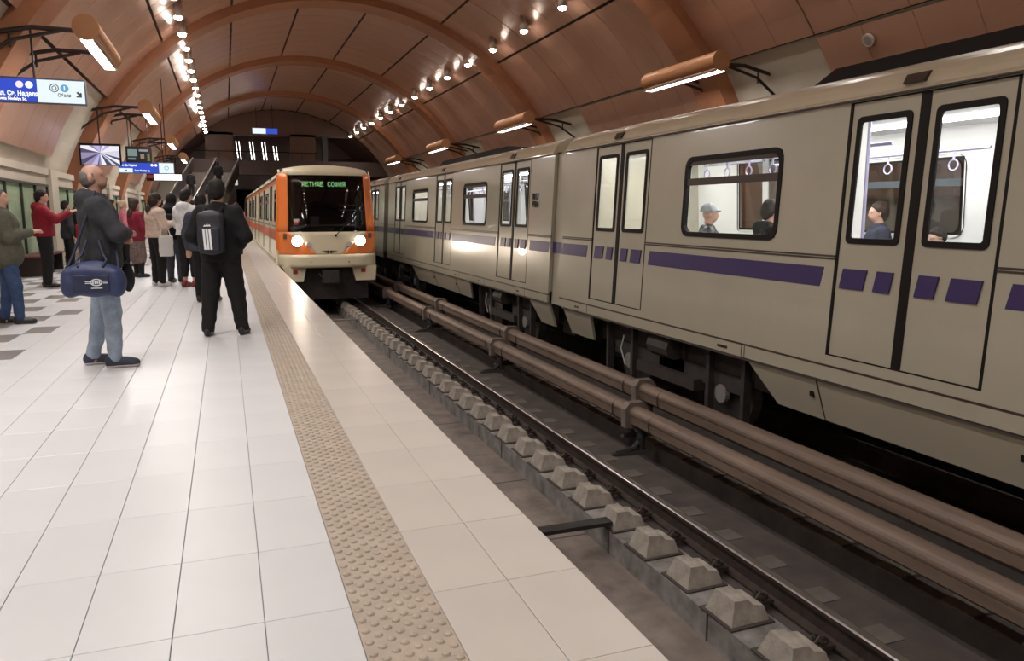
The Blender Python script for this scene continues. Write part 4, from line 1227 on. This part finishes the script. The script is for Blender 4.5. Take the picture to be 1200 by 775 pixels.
# long white light box with red end
yw = 38.5
e = empty('light_box', (-2.4, yw, 2.9), label='white glowing light box with a red end above the crowd', cat='sign')
m = MB(); m.box(-3.22, -1.74, yw, yw + .12, 2.83, 3.2); m.build('case', M_RUB, e, world=True)
m = MB(); m.box(-2.92, -1.77, yw - .005, yw, 2.86, 3.13); m.build('lit_face', emis('box_glow', (1, .93, .92), 1.6), e, world=True)
m = MB(); m.box(-3.2, -2.94, yw - .005, yw, 2.95, 3.1); m.build('red_face', emis('box_red', (.4, .07, .05), .5), e, world=True)
m = MB(); m.tube([(-2.5, yw + .06, 3.2), (-2.5, yw + .06, VZ + math.sqrt((VR + .02) ** 2 - (-2.5 - VX) ** 2))], .025, 6); m.build('hanger_rod', M_DMET, e, world=True)
# far sign high in the hall
yh = 59.0
e = sign(2.12, 3.82, 6.98, 7.36, yh, 3.02, 'small white and blue lit sign high up under the far end of the vault', [2.4, 3.5], None)
for ch in e.children:
    if ch.name.startswith('blue_face'): ch.data.materials[0] = E_SWHITE
    if ch.name.startswith('white_face'): ch.data.materials[0] = E_BLUE

# ------------------------------------------------------------------ stairs and balustrades up to the mezzanine
st = empty('staircase', (-2.3, 50, 0), label='far staircase with steel handrails climbing to the mezzanine', cat='stairs')
NST = 25
for k in range(NST):
    m = MB(); m.box(-3.9, -.75, 50 + .42 * k, 50 + .42 * (k + 1) + .02, 0 if k < 1 else .17 * k - .05, .17 * (k + 1)); m.build('step', mat('step_stone', (.22, .18, .16), .5), st, world=True)
for x in (-3.9, -2.3, -.75):
    m = MB(); m.hexa([(x - .04, 49.6, 0), (x + .04, 49.6, 0), (x + .04, 60.6, 4.2), (x - .04, 60.6, 4.2), (x - .04, 49.6, .85), (x + .04, 49.6, .85), (x + .04, 60.6, 5.1), (x - .04, 60.6, 5.1)])
    m.build('balustrade', mat('balustrade_dark', (.05, .045, .045), .3, metal=.3), st, world=True)
    m = MB(); m.tube([(x, 49.3, .95), (x, 60.8, 5.3)], .05, 8); m.build('handrail', mat('steel_rail', (.55, .5, .46), .3, metal=.8), st, world=True)
st.rotation_euler = (0, 0, math.radians(-10))

# ------------------------------------------------------------------ people
M_SKIN = mat('skin', (.50, .29, .21), .5)
M_SKIND = mat('skin_tan', (.38, .21, .15), .5)
ARMS = {'down': ((.245, -.03, 1.13), (.25, .04, .88)), 'crossed': ((.255, .13, 1.15), (-.04, .19, 1.13)), 'phone': ((.235, .03, 1.14), (.09, .29, 1.20)),
        'raise': ((.22, .20, 1.24), (.10, .43, 1.36)), 'pocket': ((.285, -.05, 1.14), (.16, .19, .99)), 'lap': ((.23, .0, 1.14), (.12, .25, 1.0)), 'straps': ((.25, .02, 1.16), (.13, .16, 1.30))}
def cloth(name, col, rough=.85, var=.18, scale=22):
    return mat(name, col, rough, var=var, scale=scale, bump=.25, bscale=70, spec=.25)

def person(label, loc, rz, height, top, trousers, shoes, hair, arms=('down', 'down'), hem=.80, bulk=1.0, hood=None, skin=M_SKIN, hairstyle='short', head=(0, 0), feet=None, seated=False,
           vox=.016, leg=1.0, skirt=None, sole=None, wob=.004, group=None, quilt=False, cuff=None, hemw=1.0):
    s = height / 1.755
    e = empty('person', loc, math.radians(rz), label=label, cat='person', group=group)
    dz = -.29 if seated else 0.0
    sh = lambda p: (p[0], p[1], p[2] + dz)
    Rm = np.array(Euler((math.radians(head[1]), 0, math.radians(head[0]))).to_matrix())
    hp = np.array((0, .0, 1.52 + dz))
    def H(p): return tuple(hp + Rm @ (np.array(p) - np.array((0, 0, 1.52))))
    RmL = [list(r) for r in Rm]
    if feet is None: feet = ((-.10, 0.0), (.10, 0.02))
    J = {}
    for i, sg in ((0, -1), (1, 1)):
        el, wr = ARMS[arms[i]]
        if arms[i] == 'crossed' and sg > 0: el, wr = (.26, .14, 1.17), (-.05, .225, 1.17)
        J[i] = dict(sho=sh((sg * .182, 0, 1.395)), elb=sh((sg * el[0], el[1], el[2])), wri=sh((sg * wr[0], wr[1], wr[2])), hip=sh((sg * .09, 0, .93)),
                    kne=((sg * .11, .43, .56) if seated else ((sg * .095 + feet[i][0]) / 2, feet[i][1] * .5 + .015, .50)), ank=((sg * .11, .42, .09) if seated else (feet[i][0], feet[i][1] - .02, .09)))
    # body, one surface
    P = [('e', sh((0, 0, .95)), (.16, .11, .12)), ('e', sh((0, .01, 1.11)), (.145, .10, .14)), ('e', sh((0, 0, 1.29)), (.17, .11, .17)), ('c', sh((-.15, -.01, 1.41)), sh((.15, -.01, 1.41)), .055, .055),
         ('c', sh((0, -.01, 1.44)), H((0, .005, 1.57)), .058, .054),
         ('e', H((0, .005, 1.655)), (.073, .094, .100), RmL), ('e', H((0, .045, 1.60)), (.055, .056, .062), RmL), ('c', H((0, .094, 1.652)), H((0, .112, 1.622)), .010, .014), ('e', H((0, .082, 1.668)), (.05, .02, .014), RmL),
         ('e', H((-.075, 0, 1.635)), (.011, .02, .032), RmL), ('e', H((.075, 0, 1.635)), (.011, .02, .032), RmL), ('e', H((0, .094, 1.586)), (.026, .012, .011), RmL)]
    for i, sg in ((0, -1), (1, 1)):
        j = J[i]
        P += [('c', j['sho'], j['elb'], .05, .041), ('c', j['elb'], j['wri'], .041, .028), ('c', j['hip'], j['kne'], .082, .058), ('c', j['kne'], j['ank'], .056, .040),
              ('c', (j['ank'][0], j['ank'][1] - .02, .05), (j['ank'][0] * 1.05, j['ank'][1] + .14, .035), .04, .032)]
        d = (Vector(j['wri']) - Vector(j['elb'])).normalized()
        sd = d.cross(Vector((0, 0, 1)))
        sd = (sd.normalized() if sd.length > .2 else Vector((0, 1, 0)))
        up = sd.cross(d).normalized()
        w_ = Vector(j['wri']); pe = w_ + d * .085
        P.append(('c', tuple(w_), tuple(w_ + d * .03), .028, .03))
        for q, (o, ln) in enumerate(((-.03, .062), (-.01, .075), (.011, .07), (.03, .055))):
            a = w_ + d * .03 + sd * o * .8; b = pe + sd * o
            c1 = b + d * ln * .55 - up * .008; c2 = c1 + d * ln * .35 - up * .028
            P += [('c', tuple(a), tuple(b), .015, .012), ('c', tuple(b), tuple(c1), .011, .010), ('c', tuple(c1), tuple(c2), .010, .008)]
        t0 = w_ + d * .025 + sd * (-.028 * sg); t1 = t0 + d * .04 + sd * (-.03 * sg) - up * .012; t2 = t1 + d * .035 - up * .012
        P += [('c', tuple(t0), tuple(t1), .014, .012), ('c', tuple(t1), tuple(t2), .011, .009)]
    soft('body', P, min(vox, .013), skin, e, k=.02, scale=s)
    # eyes and brows
    if vox < .014:
        for sg in (-1, 1):
            soft('eye', [('e', H((sg * .032, .086, 1.650)), (.012, .008, .007))], .004, mat('eye_dark', (.03, .025, .02), .3), e, k=.001, scale=s)
    # jacket
    b = bulk
    T = [('e', sh((0, 0, 1.29)), (.20 * b, .145 * b, .19)), ('e', sh((0, .01, 1.10)), (.19 * b, .145 * b, .2)), ('e', sh((0, .0, .93)), (.195 * b * hemw, .15 * b * hemw, .22)), ('c', sh((-.165, -.01, 1.385)), sh((0, -.01, 1.435)), .072 * b, .07), ('c', sh((.165, -.01, 1.385)), sh((0, -.01, 1.435)), .072 * b, .07),
         ('e', sh((0, -.005, 1.465)), (.088, .085, .055))]
    for i in (0, 1):
        j = J[i]; w_ = Vector(j['wri']) - (Vector(j['wri']) - Vector(j['elb'])).normalized() * .02
        T += [('c', j['sho'], j['elb'], .078 * b, .066 * b), ('c', j['elb'], tuple(w_), .066 * b, .046 * b)]
    if hood: T += [('e', sh((0, -.10, 1.46)), (.125, .075, .085)), ('e', sh((-.07, -.05, 1.48)), (.05, .07, .05)), ('e', sh((.07, -.05, 1.48)), (.05, .07, .05))]
    cut = [((0, 0, -1), -(hem + (dz if hem > .6 else dz)))]
    if seated: cut = [((0, 0, -1), -(.53))]
    tp = soft('jacket', T, vox, top, e, k=.045, cut=cut, wob=wob * (1.6 if quilt else 1), wf=34 if quilt else 20, scale=s)
    if hood == 'up':
        soft('hood', [('e', H((0, -.01, 1.65)), (.10, .12, .13), RmL), ('e', sh((0, -.06, 1.5)), (.11, .09, .09))], vox, top, e, k=.05, cut=[((0, 1, 0), .055)], scale=s)
    # trousers or skirt
    G = [('e', sh((0, 0, .96)), (.175, .128, .13))]
    for i in (0, 1):
        j = J[i]
        low = (j['ank'][0], j['ank'][1], j['ank'][2] + (0 if cuff is None else cuff))
        G += [('c', j['hip'], j['kne'], .098 * leg, .078 * leg), ('c', j['kne'], low, .076 * leg, .058 * leg)]
    tr = soft('trousers', G, vox, trousers, e, k=.03, cut=[((0, 0, -1), -(.055 + (0 if cuff is None else cuff)))], wob=wob, wf=26, scale=s)
    if skirt: soft('skirt', [('e', (0, 0, .75), (.2, .16, .3)), ('e', (0, 0, .5), (.2, .17, .3))], vox, skirt, e, k=.05, cut=[((0, 0, -1), -.32)], wob=.006, scale=s)
    for i in (0, 1):
        a = J[i]['ank']
        sp_ = [('e', (a[0], a[1] - .035, .055), (.042, .055, .06)), ('e', (a[0] * 1.04, a[1] + .06, .045), (.043, .09, .05)), ('e', (a[0] * 1.08, a[1] + .13, .035), (.046, .065, .045)), ('c', (a[0], a[1] - .01, .08), (a[0], a[1], .11), .045, .045)]
        so = soft('shoe', sp_, min(vox, .013), shoes, e, k=.02, cut=[((0, 0, -1), -.004)], scale=s)
        if sole: soft('sole', [(q[0], q[1], tuple(v + .006 for v in q[2])) for q in sp_[:3]], min(vox, .012), sole, so, k=.02, cut=[((0, 0, -1), -.001), ((0, 0, 1), .026)], scale=s)
    # hair
    if hair:
        hd = [('e', H((0, -.012, 1.672)), (.089, .110, .108), RmL), ('e', H((0, -.05, 1.62)), (.078, .07, .085), RmL)]
        f = Rm @ np.array((0, .80, -.60)); off = float(f @ np.array(H((0, .045, 1.672))))
        cutp = [(tuple(f), off)]
        if hairstyle == 'bald':
            hd = [('e', H((0, -.004, 1.645)), (.0785, .100, .098), RmL)]
            f = Rm @ np.array((0, 1.0, 0.0)); off = float(f @ np.array(H((0, .035, 1.62)))); f2 = Rm @ np.array((0, .30, .954)); off2 = float(f2 @ np.array(H((0, -.03, 1.70))))
            cutp = [(tuple(f), off), (tuple(f2), off2)]
        if hairstyle == 'long':
            hd += [('e', H((0, -.07, 1.57)), (.085, .06, .14)), ('e', sh((0, -.125, 1.38)), (.10, .05, .16)), ('e', H((-.06, -.02, 1.56)), (.035, .055, .1)), ('e', H((.06, -.02, 1.56)), (.035, .055, .1))]
            cutp = [((tuple(f)), off + .03)]
        if hairstyle == 'cap':
            hd += [('e', H((0, .09, 1.69)), (.06, .06, .014), RmL)]
            f = Rm @ np.array((0, 0, -1.0)); cutp = [(tuple(f), float(f @ np.array(H((0, 0, 1.665)))))]
        if hairstyle == 'bun': hd += [('e', H((0, -.11, 1.72)), (.05, .05, .05))]
        soft('cap' if hairstyle == 'cap' else 'hair', hd, .010 if vox < .015 else .013, hair, e, k=.02, cut=cutp, wob=.005, wf=52, scale=s)
    if hairstyle == 'bald':
        soft('beard', [('e', H((0, .046, 1.594)), (.058, .060, .064), RmL)], .010, mat('stubble', (.24, .145, .105), .8), e, k=.01, cut=[(tuple(Rm @ np.array((0, .35, .94))), float((Rm @ np.array((0, .35, .94))) @ np.array(H((0, .09, 1.582)))))], scale=s)
    return e

HB_ = mat('hair_black', (.012, .01, .009), .65, bump=.6, bscale=120, spec=.25); HBR = mat('hair_brown', (.03, .018, .012), .65, bump=.6, bscale=120, spec=.25); HGR = mat('hair_grey', (.10, .095, .09), .7); HBL = mat('hair_blond', (.42, .32, .2), .6)
BLK = cloth('black_cloth', (.010, .0095, .011)); BLK2 = cloth('black_trousers', (.012, .011, .012)); DGREY = cloth('dark_grey_jacket', (.030, .031, .036)); JEAN = cloth('light_jeans', (.26, .32, .40), var=.28, scale=9); JEANB = cloth('blue_jeans', (.035, .06, .13), var=.3, scale=9)
OLIVE = cloth('olive_parka', (.085, .08, .06)); RED = cloth('red_jacket', (.20, .012, .022)); BURG = cloth('burgundy_coat', (.16, .012, .025)); PUFF = cloth('cream_puffer', (.52, .40, .33)); WHT = cloth('white_hoodie', (.62, .62, .63)); PINK = cloth('pink_jacket', (.5, .16, .2)); NAVY = cloth('navy_jacket', (.018, .022, .04)); SLATE = cloth('slate_jacket', (.05, .055, .075))
SBLK = mat('black_shoe', (.012, .011, .012), .45); SNAVY = mat('navy_shoe', (.03, .035, .06), .6); SWHT = mat('white_shoe', (.6, .58, .58), .6); SRED = mat('red_shoe', (.19, .02, .025), .5); SOLE = mat('pale_sole', (.45, .4, .38), .6)
LEOP = mat('speckled_skirt', (.20, .13, .11), .8, scale=26, col2=(.045, .03, .03))

# bald man with the duffel bag
person('bald bearded person with folded arms in a dark grey hooded jacket and pale jeans', (-1.10, 8.0, 0), -82, 1.86, DGREY, JEAN, SNAVY, HGR, ('crossed', 'crossed'), hem=.86, bulk=1.12, hood='down', skin=M_SKIND, hairstyle='bald', head=(-12, 10),
       feet=((-.115, -.10), (.125, .07)), vox=.011, leg=1.0, sole=SOLE, wob=.006)
# man in black with the backpack
person('person all in black seen from behind at the platform strip, wearing a backpack', (-.075, 9.55, 0), -14, 1.79, BLK, BLK2, SBLK, HB_, ('pocket', 'pocket'), hem=.86, bulk=1.16, head=(4, -2), feet=((-.17, -.04), (.19, .05)), vox=.011, leg=1.25, wob=.006)
person('person in an olive parka and blue jeans beside the dark floor tiles', (-2.66, 11.5, 0), -75, 1.72, OLIVE, JEANB, SBLK, HGR, ('phone', 'phone'), hem=.72, bulk=1.22, hood='down', head=(-8, 12), feet=((-.11, -.06), (.12, .1)), vox=.013, leg=1.02, hemw=1.12)
person('person in a red hooded jacket and wide black trousers holding a phone out', (-3.28, 17.0, 0), -80, 1.84, RED, BLK2, SBLK, HB_, ('raise', 'raise'), hem=.93, bulk=1.18, hood='down', head=(0, -6), leg=1.25, vox=.016)
person('person in a black jacket and jeans with a red bag, beyond the red jacket', (-3.02, 19.6, 0), -60, 1.78, BLK, JEANB, SWHT, HBR, ('phone', 'phone'), hem=.85, bulk=1.1, hairstyle='long', vox=.018)
person('person with long dark hair in a cream puffer jacket and black trousers', (-1.28, 16.5, 0), -60, 1.79, PUFF, BLK2, SWHT, HBR, ('phone', 'phone'), hem=.93, bulk=1.25, hairstyle='long', head=(0, -14), leg=1.18, vox=.014, quilt=True, sole=SWHT)
person('person in black with a dark hood up beside the white hoodie', (-1.02, 17.3, 0), -25, 1.80, BLK, SLATE, SBLK, HB_, ('straps', 'straps'), hem=.86, bulk=1.15, hood='up', vox=.016, leg=1.05)
person('person in a white hoodie, black cropped trousers and dark red shoes', (-.70, 16.05, 0), -38, 1.85, WHT, BLK2, SRED, HB_, ('phone', 'straps'), hem=.95, bulk=1.15, hood='down', head=(0, -8), vox=.014, leg=1.1, cuff=.13)
person('person in a burgundy coat and speckled skirt', (-1.86, 18.9, 0), -60, 1.72, BURG, BLK2, SBLK, HBR, ('phone', 'phone'), hem=.72, bulk=1.15, hairstyle='long', skirt=LEOP, vox=.018)
person('person in a slate jacket half hidden behind the person in black', (-.36, 13.3, 0), -12, 1.70, SLATE, BLK2, SBLK, HB_, ('down', 'down'), hem=.85, bulk=1.15, hood='down', vox=.016, feet=((-.1, 0), (.16, .05)))
crowd = [((-2.55, 23.0, 0), -70, 1.74, PINK, BLK2, HBL, 'bun', 'person in a pink jacket in the far crowd'),
         ((-3.0, 24.5, 0), -60, 1.78, NAVY, JEANB, HBR, 'short', 'person in a navy jacket in the far crowd, left of the pink jacket'),
         ((-3.5, 26.5, 0), -50, 1.75, BLK, BLK2, HB_, 'short', 'person in a black jacket in front of the far glazed case'),
         ((-2.1, 26.0, 0), -40, 1.76, RED, BLK2, HBR, 'long', 'person in a red jacket with long hair deep in the crowd'),
         ((.02, 26.5, 0), -10, 1.70, NAVY, JEANB, HBL, 'short', 'blond person standing near the orange train'),
         ((.36, 28.0, 0), 10, 1.74, PINK, JEANB, HBR, 'short', 'person in a pink jacket standing near the orange train'),
         ((-1.55, 21.6, 0), -30, 1.74, SLATE, JEANB, HB_, 'short', 'person in a slate jacket behind the cream puffer'),
         ((-.9, 24.0, 0), -20, 1.76, NAVY, BLK2, HBR, 'short', 'person in a navy jacket behind the white hoodie'),
         ((-3.7, 21.9, 0), -60, 1.70, DGREY, BLK2, HB_, 'short', 'person in dark grey against the glazed case')]
for l_, rz, hh, tp, tr, hr, hs, lb in crowd:
    person(lb, l_, rz, hh, tp, tr, SBLK, hr, ('phone', 'down'), bulk=1.12, hairstyle=hs, vox=.024)
for (x, k) in ((-1.5, 9), (-3.0, 13), (-1.55, 17)):
    person('dark clothed person on the far staircase, ' + {9: 'lowest of three', 13: 'in the middle of three', 17: 'highest of three'}[k], (-2.3 + (x + 2.3) * .985 + (.14 + .42 * k) * .174, 50 - (x + 2.3) * .174 + (.14 + .42 * k) * .985, .17 * (k + 1)), -10, 1.75, BLK, BLK2, SBLK, HB_, ('down', 'down'), vox=.03)

# ------------------------------------------------------------------ passengers inside the near cream carriage
person('seated passenger with a grey cap and black leather jacket behind the wide window', (5.56, 8.10, .10), -120, 1.70, mat('leather', (.02, .022, .022), .4, bump=.2, bscale=30), BLK2, SBLK, mat('grey_cap', (.28, .30, .31), .8, bump=.2), ('lap', 'lap'), hem=.5, bulk=1.15, hairstyle='cap', head=(-6, -4), seated=True, vox=.013)
person('seated passenger in black at the edge of the wide window', (5.57, 6.98, .10), -112, 1.74, BLK, BLK2, SBLK, HB_, ('lap', 'lap'), hem=.5, bulk=1.25, hood='down', head=(20, -8), seated=True, vox=.014)
person('seated passenger in a dark suit and white shirt behind the door glass', (7.28, 7.14, .10), 60, 1.72, NAVY, BLK2, SBLK, HBR, ('lap', 'lap'), hem=.5, bulk=1.1, head=(0, -4), seated=True, vox=.013)
person('seated passenger in black low behind the second door glass', (7.30, 6.28, .10), 70, 1.40, BLK, BLK2, SBLK, HB_, ('lap', 'lap'), hem=.5, bulk=1.3, head=(0, -25), seated=True, vox=.014)

# ------------------------------------------------------------------ bags
# blue duffel hanging at the bald man's side
M_DUF = mat('duffel_blue', (.016, .026, .085), .55, var=.25, scale=6, bump=.35, bscale=14)
d = empty('duffel_bag', (-1.13, 7.68, .69), math.radians(-4), label='blue duffel bag with white badge hanging at the bald person\'s side', cat='bag')
soft('bag_body', [('b', (0, 0, .17), (.31, .115, .145)), ('e', (0, 0, .20), (.29, .12, .2)), ('e', (-.26, 0, .13), (.09, .11, .13)), ('e', (.26, 0, .13), (.09, .11, .13))], .012, M_DUF, d, k=.08, wob=.007, wf=15)
soft('front_pocket', [('b', (0, -.115, .15), (.20, .022, .10))], .01, mat('duffel_navy', (.011, .016, .05), .55, bump=.3, bscale=16), d, k=.02, wob=.003)
m = MB()
for x in (-.13, .13):
    m.tube([(x, -.10, .33), (x * 1.25, -.02, .40), (x * .9, .05, .46), (x * .5, .12, .62)], .016, 6)
m.tube([(-.28, 0, .3), (-.2, .06, .48), (-.1, .1, .75), (.0, .12, 1.0), (.05, .2, 1.16)], .015, 6)
m.tube([(.28, 0, .3), (.26, .1, .44), (.22, .2, .52)], .015, 6)
m.build('strap', mat('duffel_strap', (.013, .017, .04), .7), d)
m = MB()
def zell(cx, cz, rx, rz_, y, n=20): return [(cx + rx * math.cos(2 * PI * k / n), y, cz + rz_ * math.sin(2 * PI * k / n)) for k in range(n)]
bx0, bz0 = .06, .165
ring_o = zell(bx0, bz0, .066, .04, -.146); ring_i = zell(bx0, bz0, .052, .028, -.146)
m.add(ring_o + ring_i, [(k, (k + 1) % 20, 20 + (k + 1) % 20, 20 + k) for k in range(20)])
for z_ in (.006, -.012): m.box(bx0 - .12, bx0 - .07, -.147, -.144, bz0 + z_, bz0 + z_ + .008); m.box(bx0 + .07, bx0 + .12, -.147, -.144, bz0 + z_, bz0 + z_ + .008)
for x_ in (-.035, -.012, .012, .034): m.box(bx0 + x_ - .008, bx0 + x_ + .006, -.148, -.145, bz0 - .016, bz0 + .016)
m.box(bx0 - .06, bx0 + .06, -.147, -.144, bz0 - .068, bz0 - .058)
m.build('badge', mat('badge_white', (.62, .64, .68), .6), d)
d.scale = (.74, .75, .80)
# dark bag at his far side
d = empty('shoulder_bag', (-.90, 8.1, .70), 0, label='small dark bag hanging in front of the bald person', cat='bag')
soft('bag_body', [('e', (0, 0, .12), (.06, .08, .14))], .013, cloth('dark_bag', (.018, .018, .021)), d, k=.03, wob=.004)
m = MB(); m.tube([(0, 0, .28), (-.08, .02, .5), (-.2, .02, .72)], .012, 5); m.build('strap', BLK, d)
# black backpack with three white stripes
c14, s14 = math.cos(math.radians(-14)), math.sin(math.radians(-14))
d = empty('backpack', (-.075 - s14 * -.225 - .03, 9.55 - c14 * .235, 1.0), math.radians(-14), label='black backpack with three white stripes on the person in black', cat='backpack')
soft('pack_body', [('b', (0, 0, .2), (.15, .075, .225)), ('e', (0, -.02, .15), (.15, .09, .19)), ('e', (0, 0, .36), (.14, .08, .09))], .012, mat('pack_black', (.017, .018, .026), .6, bump=.25, bscale=20), d, k=.05, wob=.003)
soft('front_pocket', [('b', (0, -.085, .13), (.125, .035, .135))], .012, mat('pack_black2', (.013, .014, .022), .6, bump=.25, bscale=20), d, k=.02)
m = MB()
for q in (-.036, 0, .036):
    m.prism([(q - .013 - .02, -.126, .245), (q + .013 - .02, -.126, .245), (q + .013 - .008, -.126, .02), (q - .013 - .008, -.126, .02)], (0, .006, 0))
m.build('white_stripes', mat('stripe_white', (.75, .76, .78), .5), d)
m = MB()
for q, (h0, h1) in ((-.028, (.0, .02)), (0, (.006, .036)), (.028, (.006, .026))):
    m.prism([(q - .03, -.118, .275 + h0), (q - .012, -.118, .275), (q + .004, -.118, .275), (q - .012, -.118, .275 + h1)], (0, .006, 0))
m.build('logo', MATS['stripe_white'], d)
m = MB()
for sg in (-1, 1): m.tube([(sg * .09, .05, .42), (sg * .11, .13, .475), (sg * .12, .24, .43), (sg * .13, .30, .3)], .022, 6)
m.build('strap', BLK, d)
d.scale = (.9, 1, 1)
# tote
d = empty('tote_bag', (-1.10, 16.22, .60), math.radians(20), label='white tote bag hanging from the arm of the cream puffer wearer', cat='bag')
soft('bag_body', [('b', (0, 0, .19), (.13, .035, .2))], .013, mat('tote_white', (.58, .55, .52), .8, bump=.2, bscale=10), d, k=.02, wob=.005)
m = MB(); m.tube([(-.09, 0, .38), (-.05, .04, .58), (0, .06, .66), (.05, .04, .58), (.09, 0, .38)], .01, 5); m.build('handle', MATS['tote_white'], d)
# pack on the hooded person, red bag
d = empty('backpack', (-1.08, 17.05, .98), math.radians(-25), label='plain black backpack between the cream puffer and the white hoodie', cat='backpack')
soft('pack_body', [('b', (0, 0, .2), (.16, .09, .22)), ('e', (0, -.03, .16), (.15, .1, .18))], .016, BLK, d, k=.05)
m = MB(); m.prism([(.0, -.135, .12), (.05, -.135, .135), (.05, -.135, .15), (.0, -.135, .14)], (0, .01, 0)); m.build('logo', MATS['stripe_white'], d)
d = empty('red_bag', (-2.95, 19.3, .80), math.radians(-20), label='red bag carried by the person in the black jacket and jeans', cat='bag')
soft('bag_body', [('b', (0, 0, .17), (.16, .06, .2))], .018, RED, d, k=.03, wob=.004)
m = MB(); m.tube([(-.1, 0, .36), (-.06, .06, .52), (.06, .06, .52), (.1, 0, .36)], .014, 5); m.build('strap', BLK, d)
for o_, l_ in (((-.93, 16.72, 1.17), 'dark phone held by the person in the cream puffer'), ((-2.85, 17.06, 1.43), 'dark phone held out by the person in the red hooded jacket')):
    m = MB(); m.hexa([(-.004, -.037, 0), (.004, -.037, 0), (.004, .037, 0), (-.004, .037, 0), (-.034, -.037, .14), (-.026, -.037, .14), (-.026, .037, .14), (-.034, .037, .14)])
    ph = m.build('phone', mat('phone_black', (.015, .015, .018), .25), loc=o_, bevel=.004); tag(ph, l_, 'phone')
# bench by the wall
d = empty('bench', (-4.15, 21.2, 0), label='dark red bench against the glazed wall case', cat='bench')
M_BEN = mat('bench_red', (.12, .035, .03), .5, var=.15)
for q in range(4):
    m = MB(); m.box(-4.42 + .13 * q, -4.31 + .13 * q, 19.8, 22.6, .42, .46); m.build('slat', M_BEN, d, world=True)
for yy in (20.0, 21.2, 22.4):
    m = MB(); m.box(-4.42, -3.95, yy - .04, yy + .04, .0, .42); m.build('leg', M_DMET, d, world=True)
